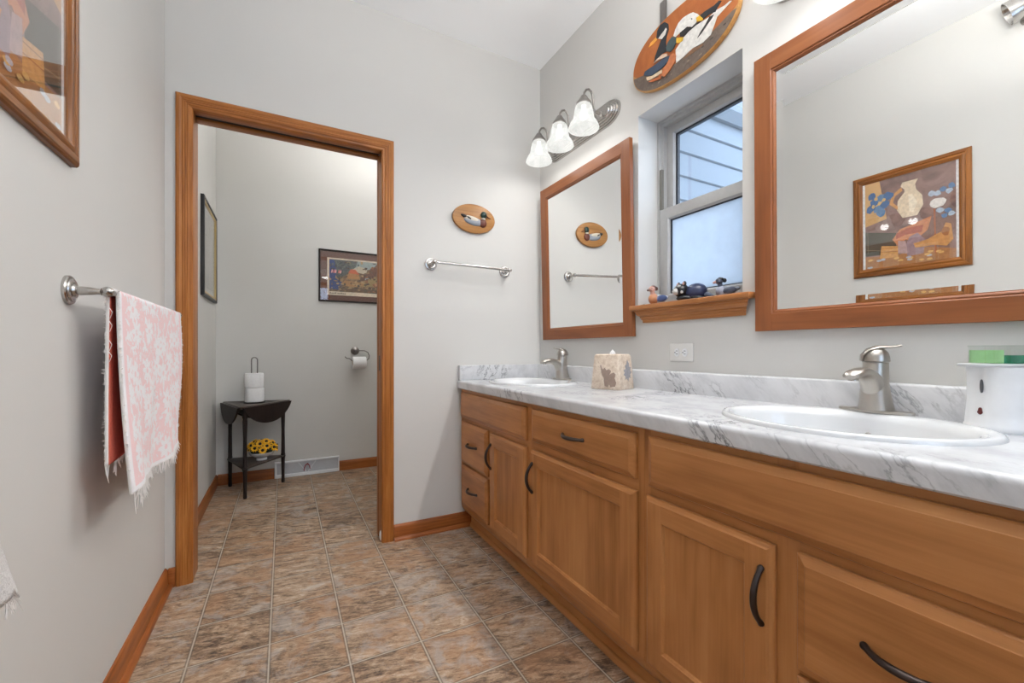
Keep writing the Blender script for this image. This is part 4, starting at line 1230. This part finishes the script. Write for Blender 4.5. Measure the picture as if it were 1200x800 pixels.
# stone-look tissue box cover with leaf prints
def stone():
    t = NT('beige_stone')
    n = t.noise(t.coord(), 45, 5, .65).outputs[0]
    n2 = t.noise(t.coord(), 140, 3, .6).outputs[0]
    c = t.ramp(n, [(.32, srgb(196, 174, 154)), (.5, srgb(218, 201, 182)), (.68, srgb(230, 216, 200))])
    c = t.mix(t.ramp(n2, [(.55, (0, 0, 0)), (.7, (.6, .6, .6))]), c, srgb(176, 148, 122))
    t.p(Base_Color=c, Roughness=.7); t.bump(n2, .35, .002)
    return t.m
M['stone'] = stone()
TX, TYc, TS, TH, TT = 1.283, 1.447, .140, .152, .120
ang = math.radians(20)
e = empty('tissue_box_cover', (TX, TYc, ZT), 'beige stone-look tissue box cover with leaf prints on the counter', 'tissue box')
def tb(lx, ly, lz):
    return (TX + math.cos(ang) * lx - math.sin(ang) * ly, TYc + math.sin(ang) * lx + math.cos(ang) * ly, ZT + lz)
def rsq(s, r, z, n=5):
    pts = []
    for qx, qy, a0 in ((1, 1, 0), (-1, 1, PI / 2), (-1, -1, PI), (1, -1, 1.5 * PI)):
        for k in range(n + 1):
            a = a0 + PI / 2 * k / n
            pts.append(tb(qx * (s / 2 - r) + r * math.cos(a), qy * (s / 2 - r) + r * math.sin(a), z))
    return pts
b = MB(); b.rings([rsq(TS - .004, .008, 0), rsq(TS, .009, .004), rsq(TS - (TS - TT) * .93, .010, TH - .012), rsq(TT - .002, .012, TH - .004), rsq(TT - .012, .012, TH), rsq(.062, .03, TH), rsq(.056, .027, TH - .006)])
b.build('cover', M['stone'], e)
leafA = [(.30, .72), (.34, .62), (.36, .50), (.40, .40), (.46, .34), (.47, .22), (.50, .08), (.60, .05), (.66, .14), (.70, .06), (.86, .08), (.90, .20), (.84, .34), (.88, .46), (.82, .52), (.72, .48), (.66, .44), (.72, .56), (.64, .62), (.54, .58), (.48, .66), (.42, .60), (.37, .64), (.34, .74)]
leafB = [(.62, .90), (.55, .76), (.44, .72), (.48, .62), (.32, .58), (.40, .50), (.30, .44), (.44, .38), (.42, .28), (.55, .32), (.60, .22), (.66, .34), (.78, .32), (.76, .44), (.88, .50), (.78, .56), (.86, .66), (.74, .68), (.72, .80)]
def on_face(side, u_, v_, h):
    s = TS + (TT - TS) * v_ * .93
    if side == 'front': return tb(-s / 2 - h, s / 2 - s * u_, .004 + v_ * (TH - .016))
    return tb(-s / 2 + s * u_, -s / 2 - h, .004 + v_ * (TH - .016))
for side, lf, col in (('front', leafA, (146, 126, 114)), ('side', leafB, (150, 148, 152))):
    b = MB()
    r0 = [on_face(side, u_, v_, -.0005) for u_, v_ in lf]; r1 = [on_face(side, u_, v_, .0009) for u_, v_ in lf]
    b.rings([r0, r1]); b.build('leaf_print', plain('leaf_%s' % side, srgb(*col), .75, var=.1, vscale=60), e)
t_ = empty('tissue', tb(0, 0, TH - .030), 'small tip of white tissue sticking out of the stone cover', 'tissue')
b = MB()
rings = []
for k, (r, z) in enumerate([(.024, -.03), (.022, -.005), (.018, .006), (.012, .012), (.006, .017), (.002, .020)]):
    rings.append([tb(r * math.cos(a) * (1 + .3 * math.sin(3 * a + k)), r * .5 * math.sin(a) * (1 + .3 * math.cos(4 * a)), TH + z) for a in [2 * PI * j / 18 for j in range(18)]])
b.rings(rings); b.build('tissue_sheet', M['paper'], t_)

# automatic soap dispenser
SX, SYc = 1.332, .2985
lx, ly = Vector((-.881, .473, 0)), Vector((-.473, -.881, 0))
e = empty('soap_dispenser', (SX, SYc, ZT), 'white automatic soap dispenser with green refill beside the near sink', 'soap dispenser')
def so(a, r_, s_, z, pw=.85, off=0):
    c, s = math.cos(a), math.sin(a)
    p = Vector((SX, SYc, ZT + z)) + lx * (off + r_ * math.copysign(abs(c) ** pw, c)) + ly * (s_ * math.copysign(abs(s) ** pw, s))
    return p
AN = [2 * PI * k / 40 for k in range(40)]
prof = [(.0565, .0505, 0), (.058, .052, .003), (.0575, .0515, .012), (.0562, .050, .014), (.0545, .0485, .035), (.0525, .0465, .065), (.0520, .0460, .090), (.0530, .0465, .115), (.0545, .0475, .130), (.0548, .0478, .1345)]
b = MB(); b.rings([[so(a, r_, s_, z) for a in AN] for r_, s_, z in prof]); b.build('housing', M['plastic'], e)
b = MB()
rr = []
for z, g in ((.1345, -.002), (.1360, 0), (.1395, 0), (.1410, -.003)):
    ring = []
    for a in AN:
        c = math.cos(a)
        fwd = .0548 + g + (.030 if c > .0 else 0) * min(1, c * 1.4) 
        ring.append(so(a, fwd, (.0480 + g) * (1 if c < .3 else 1 - .35 * (c - .3)), z))
    rr.append(ring)
b.rings(rr); b.build('spout_lid', plain('lid_grey_white', (.50, .51, .52, 1), .3, var=.02), e)
def patch(phi, z, w, h, mat, name, par, lobes=None):
    """small oval inset on the curved housing"""
    b = MB()
    def P(dp, dz, d):
        a = phi + dp / .05
        q = so(a, .0530 + d, .0470 + d, z + dz)
        return q
    pts = [(w * math.cos(t), h * math.sin(t)) for t in [2 * PI * k / 24 for k in range(24)]] if lobes is None else lobes
    b.rings([[P(x_, y_, -.002) for x_, y_ in pts], [P(x_, y_, .0022) for x_, y_ in pts]]); return b.build(name, mat, par)
patch(math.radians(7), .094, .0022, .0140, plain('slot_grey', (.10, .10, .105, 1), .4), 'level_window', e)
M['sensor'] = plain('sensor_red', (.10, .012, .010, 1), .2)
eight = []
for k in range(24):
    t = 2 * PI * k / 24
    eight.append(((.0042 if math.sin(t) < 0 else .0030) * math.cos(t), .0075 * math.sin(t)))
patch(math.radians(5), .042, 0, 0, M['sensor'], 'sensor', e, eight)
M['clear'] = glass_pane('clear_plastic', (.92, .95, .93, 1))
b = MB(); b.rings([[so(a, .0475, .040, z, .45, -.004) for a in AN] for z in (.1411, .1775)], cap0=False); b.rings([[so(a, .0485, .041, z, .45, -.004) for a in AN] for z in (.1770, .1785, .1792)]); rf = b.build('refill_bottle', M['clear'], e)
b = MB(); b.rings([[so(a, .0455, .038, z, .45, -.004) for a in AN] for z in (.1420, .1585)]); b.build('green_soap', plain('green_soap', srgb(20, 120, 92), .15, var=.04), rf)
b = MB(); b.rings([[so(a, .0462 + (.0 if i == 0 else 0), .0385, z, .45, -.004) for a in [PI * .02 + PI * .62 * (k / 20 - .5) - .25 for k in range(21)]] for i, z in enumerate((.1420, .1545, .1690))], closed=False); lab = b.build('label_band', plain('pale_green_label', srgb(156, 206, 148), .4, var=.1), rf)

# figurines on the window stool
ZSt = 1.1955
def oriented(x, y, heading, s=1.0):
    f = Vector((math.cos(heading), math.sin(heading), 0)); l = Vector((-f.y, f.x, 0))
    R0 = Matrix((f, l, (0, 0, 1))).transposed()
    def P(a, b_, c): return Vector((x, y, ZSt)) + (f * a + l * b_ + Vector((0, 0, c))) * s
    return P, R0
def duck_fig(x, y, s, heading, body, breast, head, cap, label, bill_m, wing_m):
    """a: forward, b: left, c: up"""
    e = empty('duck_figurine', (x, y, ZSt), label, 'figurine')
    P, R0 = oriented(x, y, heading, s)
    def bl(b, a, l, c, ra, rl, rc, tilt=0): b.ball(P(a, l, c), ra * s, rl * s, rc * s, 18, 12, R0 @ Matrix.Rotation(math.radians(tilt), 3, 'Y'))
    b = MB(); bl(b, -.006, 0, .021, .032, .020, .020); bl(b, -.036, 0, .028, .018, .010, .008, 22); b.build('body', body, e)
    b = MB(); bl(b, .012, 0, .022, .020, .0195, .0215); b.build('breast', breast, e)
    b = MB(); b.tube([P(.014, 0, .036), P(.017, 0, .050)], [.0110 * s, .0085 * s], 14); bl(b, .019, 0, .060, .0135, .0120, .0125); b.build('head', head, e)
    b = MB(); bl(b, .013, 0, .067, .0125, .0105, .0080, -12); bl(b, .001, 0, .063, .008, .006, .0085, 30); b.build('crest', cap, e)
    b = MB(); b.tube([P(.029, 0, .0585), P(.037, 0, .0555), P(.041, 0, .0545)], [.0050 * s, .0045 * s, .0030 * s], 10); b.build('bill', bill_m, e)
    for sg in (-1, 1):
        b = MB(); b.ball(P(-.012, sg * .0175, .024), .025 * s, .0045 * s, .013 * s, 16, 8, R0 @ Matrix.Rotation(math.radians(10), 3, 'Y')); b.build('wing', wing_m, e)
    for sg in (-1, 1):
        b = MB(); b.ball(P(.0255, sg * .0090, .0635), .0020 * s); b.build('eye', blackg, e)
    return e
pale = plain('figurine_pale', srgb(206, 206, 210), .3); blue_w = plain('figurine_blue', srgb(74, 88, 128), .3)
tanb = plain('figurine_tan', srgb(186, 128, 92), .3); brnh = plain('figurine_brown', srgb(92, 62, 52), .3)
dgrey = plain('figurine_slate', srgb(62, 68, 84), .3); lgrey = plain('figurine_grey', srgb(140, 146, 162), .3); navy = plain('figurine_navy', srgb(46, 54, 84), .3)
blackg = plain('figurine_black', srgb(22, 22, 26), .3); mask_w = plain('figurine_white', srgb(190, 188, 184), .3); pinkish = plain('figurine_pink', srgb(196, 150, 136), .35)
duck_fig(1.430, 1.333, 1.12, math.radians(168), pale, tanb, pinkish, brnh, 'small duck figurine with tan breast at the far end of the window stool', brnh, blue_w)
duck_fig(1.448, 1.020, 1.00, math.radians(140), lgrey, lgrey, dgrey, blackg, 'small slate grey duck figurine at the right end of the window stool', pinkish, dgrey)
rx, ry = 1.442, 1.170
e = empty('raccoon_figurine', (rx, ry, ZSt), 'dark blue raccoon figurine in the middle of the window stool', 'figurine')
P, R0 = oriented(rx, ry, math.radians(118))
def bl(b, a, l, c, ra, rl, rc, tilt=0): b.ball(P(a, l, c), ra, rl, rc, 20, 12, R0 @ Matrix.Rotation(math.radians(tilt), 3, 'Y'))
b = MB(); bl(b, -.022, 0, .036, .044, .032, .034, 12); b.build('body', navy, e)
b = MB(); bl(b, .030, .004, .044, .029, .031, .029); bl(b, .018, .020, .012, .030, .012, .012); bl(b, -.030, .022, .010, .026, .013, .010); bl(b, .030, -.018, .012, .020, .012, .012); b.build('head', blackg, e)
P2, R2 = oriented(rx, ry, math.radians(118))
FD = math.radians(165)                     # the face turns towards the room
HC = P(.030, .004, .044)
fd = Vector((math.cos(FD), math.sin(FD), 0)); fl_ = Vector((-fd.y, fd.x, 0))
RF = Matrix((fd, fl_, (0, 0, 1))).transposed()
def hb(b, a, l, c, ra, rl, rc): b.ball(HC + fd * a + fl_ * l + Vector((0, 0, c)), ra, rl, rc, 16, 10, RF)
b = MB(); hb(b, .024, 0, -.004, .018, .0145, .014)
for sg in (-1, 1): hb(b, .017, sg * .010, .016, .008, .009, .005); hb(b, .012, sg * .020, -.006, .009, .007, .009)
b.build('face', mask_w, e)
b = MB(); hb(b, .037, 0, .000, .0045, .005, .004); b.build('nose', blackg, e)
for sg in (-1, 1):
    b = MB(); hb(b, .020, sg * .012, .007, .0085, .0075, .0065); b.build('eye_patch', blackg, e)
    b = MB(); hb(b, .000, sg * .019, .026, .007, .009, .011); er = b.build('ear', blackg, e)
    b = MB(); hb(b, .005, sg * .019, .026, .004, .006, .007); b.build('inner_ear', pinkish, er)
b = MB(); b.tube([P(-.060, 0, .022), P(-.078, .006, .013), P(-.092, .016, .010)], [.013, .012, .006], 12); b.build('tail', dgrey, e)
b = MB(); b.ball((1.413, 1.388, ZSt + .0035), .006, .009, .0035, 12, 8)
o = b.build('pebble', blackg, origin=(1.413, 1.388, ZSt)); tag(o, 'tiny dark pebble at the far left tip of the window stool', 'pebble')

# fitting high on the left wall, seen only in the near mirror
HY, HZ = .655, 2.60
e = empty('wall_fitting', (XL, HY, HZ), 'dark nickel bell-shaped fitting high on the left wall, seen in the near mirror', 'wall fitting')
b = MB(); b.lathe([(.030, 0), (.030, .006), (.014, .012), (.010, .030)], (XL, HY - .02, HZ), 'x', 24); b.build('wall_rosette', M['nickel'], e)
b = MB(); b.lathe([(.016, 0), (.042, .028), (.056, .075), (.060, .105), (.056, .105), (.050, .075), (.014, .014)], (XL + .06, HY - .06, HZ + .06), Vector((.25, .9, -.35)), 28); b.build('bell', M['nickel'], e)

# ================================================================== TOILET CLOSET
# corner table
FT, RT, LT = (-.252, 3.322), (.050, 3.680), (-.400, 3.772)
TZ = .620
e = empty('corner_table', (-.2, 3.59, 0), 'dark drop-leaf three-legged corner table in the toilet closet', 'table')
def shrink(pts, k, c):
    return [(c[0] + (x - c[0]) * k, c[1] + (y - c[1]) * k) for x, y in pts]
TC = ((FT[0] + RT[0] + LT[0]) / 3, (FT[1] + RT[1] + LT[1]) / 3)
tri = [FT, RT, LT]
def rounded(pts, r):
    out = []
    n = len(pts)
    for i in range(n):
        p = Vector(pts[i]); a = (Vector(pts[i - 1]) - p).normalized(); c = (Vector(pts[(i + 1) % n]) - p).normalized()
        for t in (0, .5, 1):
            out.append(tuple(p + (a * (1 - t) ** 2 + c * t ** 2) * r))
    return out
b = MB(); b.prism(rounded(tri, .02), 'z', TZ - .016, TZ, .003); b.build('table_top', M['espresso_top'], e)
for P0, P1 in ((FT, RT), (LT, FT), (RT, LT)):
    p0, p1 = Vector((*P0, 0)), Vector((*P1, 0))
    dr = (p1 - p0).normalized(); nr = Vector((dr.y, -dr.x, 0))
    if nr.dot(Vector((TC[0], TC[1], 0)) - p0) > 0: nr = -nr
    L = (p1 - p0).length
    pts = []
    for k in range(25):
        t = k / 24
        pts.append((.012 + (L - .024) * t, -.002 - .128 * max(0, 1 - abs(2 * t - 1) ** 2.2) ** .8))
    tilt = .02 if (P0, P1) != (RT, LT) else .0
    b = MB()
    def lp(a, d, o): return p0 + dr * a + nr * (.003 + o - d * tilt * 3) + Vector((0, 0, TZ - .004 + d))
    ring0 = [lp(a, d, 0) for a, d in pts]; ring1 = [lp(a, d, .012) for a, d in pts]
    b.rings([ring0, ring1]); b.build('drop_leaf', M['espresso'], e)
LEGS = [(-.229, 3.366), (-.004, 3.654), (-.346, 3.724)]
for x, y in LEGS:
    b = MB(); b.lathe([(.0105, 0), (.0125, .010), (.0105, .05), (.0125, .16), (.0135, .186), (.016, .192), (.016, .198), (.011, .205), (.016, .212), (.013, .222), (.0115, .40), (.0145, .52), (.0125, .535), (.016, .545), (.016, .604)], (x, y, 0), 'z', 18); b.build('leg', M['espresso'], e)
b = MB(); b.box(-.235, -.005, 3.60, 3.62, .56, .604); b.prism([(-.229, 3.372), (-.222, 3.366), (-.002, 3.650), (-.010, 3.656)], 'z', .565, .604); b.prism([(-.240, 3.372), (-.228, 3.376), (-.338, 3.722), (-.350, 3.718)], 'z', .565, .604); b.build('apron', M['espresso'], e)
SHZ = .206
b = MB(); b.prism(rounded([(-.236, 3.345), (.022, 3.668), (-.372, 3.742)], .02), 'z', SHZ - .010, SHZ, .002); b.build('shelf', M['espresso_top'], e)

# roll stand with two rolls
QX, QY = -.186, 3.585
e = empty('roll_stand', (QX, QY, TZ), 'wire toilet roll stand on the dark corner table', 'roll stand')
b = MB(); b.lathe([(.068, 0), (.068, .005), (.064, .007)], (QX, QY, TZ), 'z', 36); b.build('stand_base', M['blackmetal'], e)
b = MB()
w_ = .0185
pts = [(QX - w_, QY, TZ + .006), (QX - w_, QY, TZ + .30)] + [(QX - w_ * math.cos(a), QY, TZ + .308 + w_ * math.sin(a)) for a in [PI * k / 8 for k in range(9)]] + [(QX + w_, QY, TZ + .30), (QX + w_, QY, TZ + .006)]
b.tube(pts, .0042, 10); b.build('wire_loop', M['steel'], e)
def roll(c, ax, label, r=.060, L=.102, sag=0):
    c = Vector(c); o0 = c
    e = empty('toilet_roll', c, label, 'toilet roll', 'white toilet rolls')
    ri = .024
    b = MB(); b.lathe([(ri, 0), (r - .006, 0), (r - .0015, .002), (r, .007), (r, L - .007), (r - .0015, L - .002), (r - .006, L), (ri, L)], c, ax, 40, cap0=False, cap1=False); b.build('paper', M['paper'], e)
    b = MB(); b.lathe([(ri, .001), (ri, L - .001), (ri - .0015, L - .001), (ri - .0015, .001)], c, ax, 28, cap0=False, cap1=False); b.build('card_tube', plain('card_core', srgb(170, 140, 108), .9), e)
    return e
r1 = roll((QX, QY, TZ + .0075), 'z', 'lower white toilet roll of the pair on the wire stand', .0605)
r2 = roll((QX - .002, QY + .002, TZ + .1120), 'z', 'upper white toilet roll of the pair on the wire stand', .0600)

# bowl of sunflowers
VX, VY = -.140, 3.575
e = empty('sunflower_bowl', (VX, VY, SHZ), 'white bowl of yellow sunflowers on the lower shelf of the corner table', 'flower bowl')
b = MB(); b.lathe([(.001, 0), (.034, 0), (.036, .004), (.034, .012), (.030, .016), (.052, .026), (.074, .042), (.084, .060), (.081, .060), (.070, .044), (.048, .030), (.001, .024)], (VX, VY, SHZ), 'z', 40); b.build('bowl', M['china'], e)
M['petal'] = plain('sunflower_yellow', srgb(236, 176, 22), .6, var=.12, vscale=60)
M['seed'] = plain('sunflower_seed', srgb(34, 22, 18), .8)
M['leafg'] = plain('dark_leaves', srgb(36, 44, 30), .7, var=.2)
rg = random.Random(5)
b = MB(); b.ball((VX, VY, SHZ + .068), .072, .062, .040, 20, 12)
for i in range(40):
    a = 2 * PI * rg.random(); r_ = .03 + .06 * rg.random()
    p = Vector((VX + r_ * math.cos(a) * 1.1, VY + r_ * math.sin(a) * .8, SHZ + .070 + .05 * rg.random()))
    b.ball(p, .012, .008, .006, 8, 6)
b.build('foliage', M['leafg'], e)
fl_dirs = []
for k in range(20):
    ph = PI * (3 - math.sqrt(5)) * k
    zz = .02 + .95 * (k + .5) / 20
    fl_dirs.append((math.sqrt(1 - zz * zz) * math.cos(ph), math.sqrt(1 - zz * zz) * math.sin(ph), zz))
for d_ in fl_dirs:
    n = Vector(d_)
    c = Vector((VX + n.x * .096, VY + n.y * .078, SHZ + .072 + n.z * .070))
    ax = Vector((n.x, n.y - .25, n.z * .8)).normalized()
    u1 = ax.orthogonal().normalized(); u2 = ax.cross(u1)
    R_ = .028 + .004 * rg.random()
    b = MB()
    for j in range(11):
        a = 2 * PI * j / 11
        e1 = u1 * math.cos(a) + u2 * math.sin(a); e2 = -u1 * math.sin(a) + u2 * math.cos(a)
        P = [c + e1 * R_ * .35 - e2 * .0035, c + e1 * R_ * .7 - e2 * .0055 + ax * .003, c + e1 * R_ + ax * .001, c + e1 * R_ * .7 + e2 * .0055 + ax * .003, c + e1 * R_ * .35 + e2 * .0035]
        Q = [p - ax * .0015 for p in P]
        b.rings([Q, P])
    f_ = b.build('sunflower', M['petal'], e)
    b = MB(); b.lathe([(.0095, -.001), (.0095, .003), (.006, .0055), (.001, .006)], c, ax, 12); b.build('flower_center', M['seed'], f_)

# floor register in the closet back wall
e = empty('floor_register', (.1715, YC, 0), 'white baseboard heat register with a red lever on the closet back wall', 'vent')
GX0, GX1, GH = -.0625, .4055, .124
b = MB(); b.frame('y', GX0, GX1, 0, GH, [(0, 0), (0, .016), (.004, .021), (.011, .021), (.014, .014), (.014, 0)], -1, YC); b.box(GX0 + .004, GX1 - .004, YC - .028, YC - .002, .0005, .026, .004); b.build('register_frame', M['plastic'], e)
b = MB(); b.box(GX0 + .012, GX1 - .012, YC - .012, YC - .001, .012, GH - .012)
k = GX0 + .018
while k < GX1 - .016:
    b.box(k, k + .0035, YC - .0165, YC - .011, .024, GH - .013); k += .0085
b.build('grille', M['grille'], e)
mx = .165
b = MB(); b.tube([(mx - .022, YC - .020, .036), (mx - .020, YC - .024, .060), (mx - .010, YC - .026, .084), (mx + .004, YC - .027, .092), (mx + .016, YC - .026, .078), (mx + .022, YC - .022, .050)], [.0032, .0036, .004, .006, .0036, .003], 8); b.build('lever', M['red'], e)
b = MB()
for sg in (-1, 1): b.tube([(mx + sg * .006, YC - .018, .028), (mx + sg * .062, YC - .018, GH - .018)], .003, 6)
b.build('brace', M['plastic'], e)

# toilet roll holder
HX, HZ2 = .531, .993
e = empty('roll_holder', (HX, YC, HZ2), 'dark nickel toilet roll holder on the closet back wall', 'roll holder')
b = MB(); b.lathe([(.034, 0), (.034, .005), (.028, .008), (.024, .012), (.016, .016), (.013, .030), (.013, .062), (.009, .066)], (HX, YC, HZ2), Vector((0, -1, 0)), 28); b.build('mounting_post', M['steel'], e)
yy = YC - .075
b = MB(); b.tube([(HX, YC - .055, HZ2 - .002), (HX + .03, yy + .01, HZ2 + .002), (HX + .065, yy, HZ2 + .002), (HX + .092, yy, HZ2 - .012), (HX + .104, yy, HZ2 - .04), (HX + .100, yy, HZ2 - .066), (HX + .085, yy, HZ2 - .077), (HX + .06, yy, HZ2 - .080), (HX - .035, yy, HZ2 - .080), (HX - .046, yy, HZ2 - .068), (HX - .056, yy, HZ2 - .062), (HX - .075, yy, HZ2 - .060), (HX - .088, yy, HZ2 - .046)], .0042, 10); b.build('arm', M['steel'], e)
roll((HX - .030, yy, HZ2 - .098), 'x', 'white toilet roll hanging on the wall holder in the closet', .050, .106)
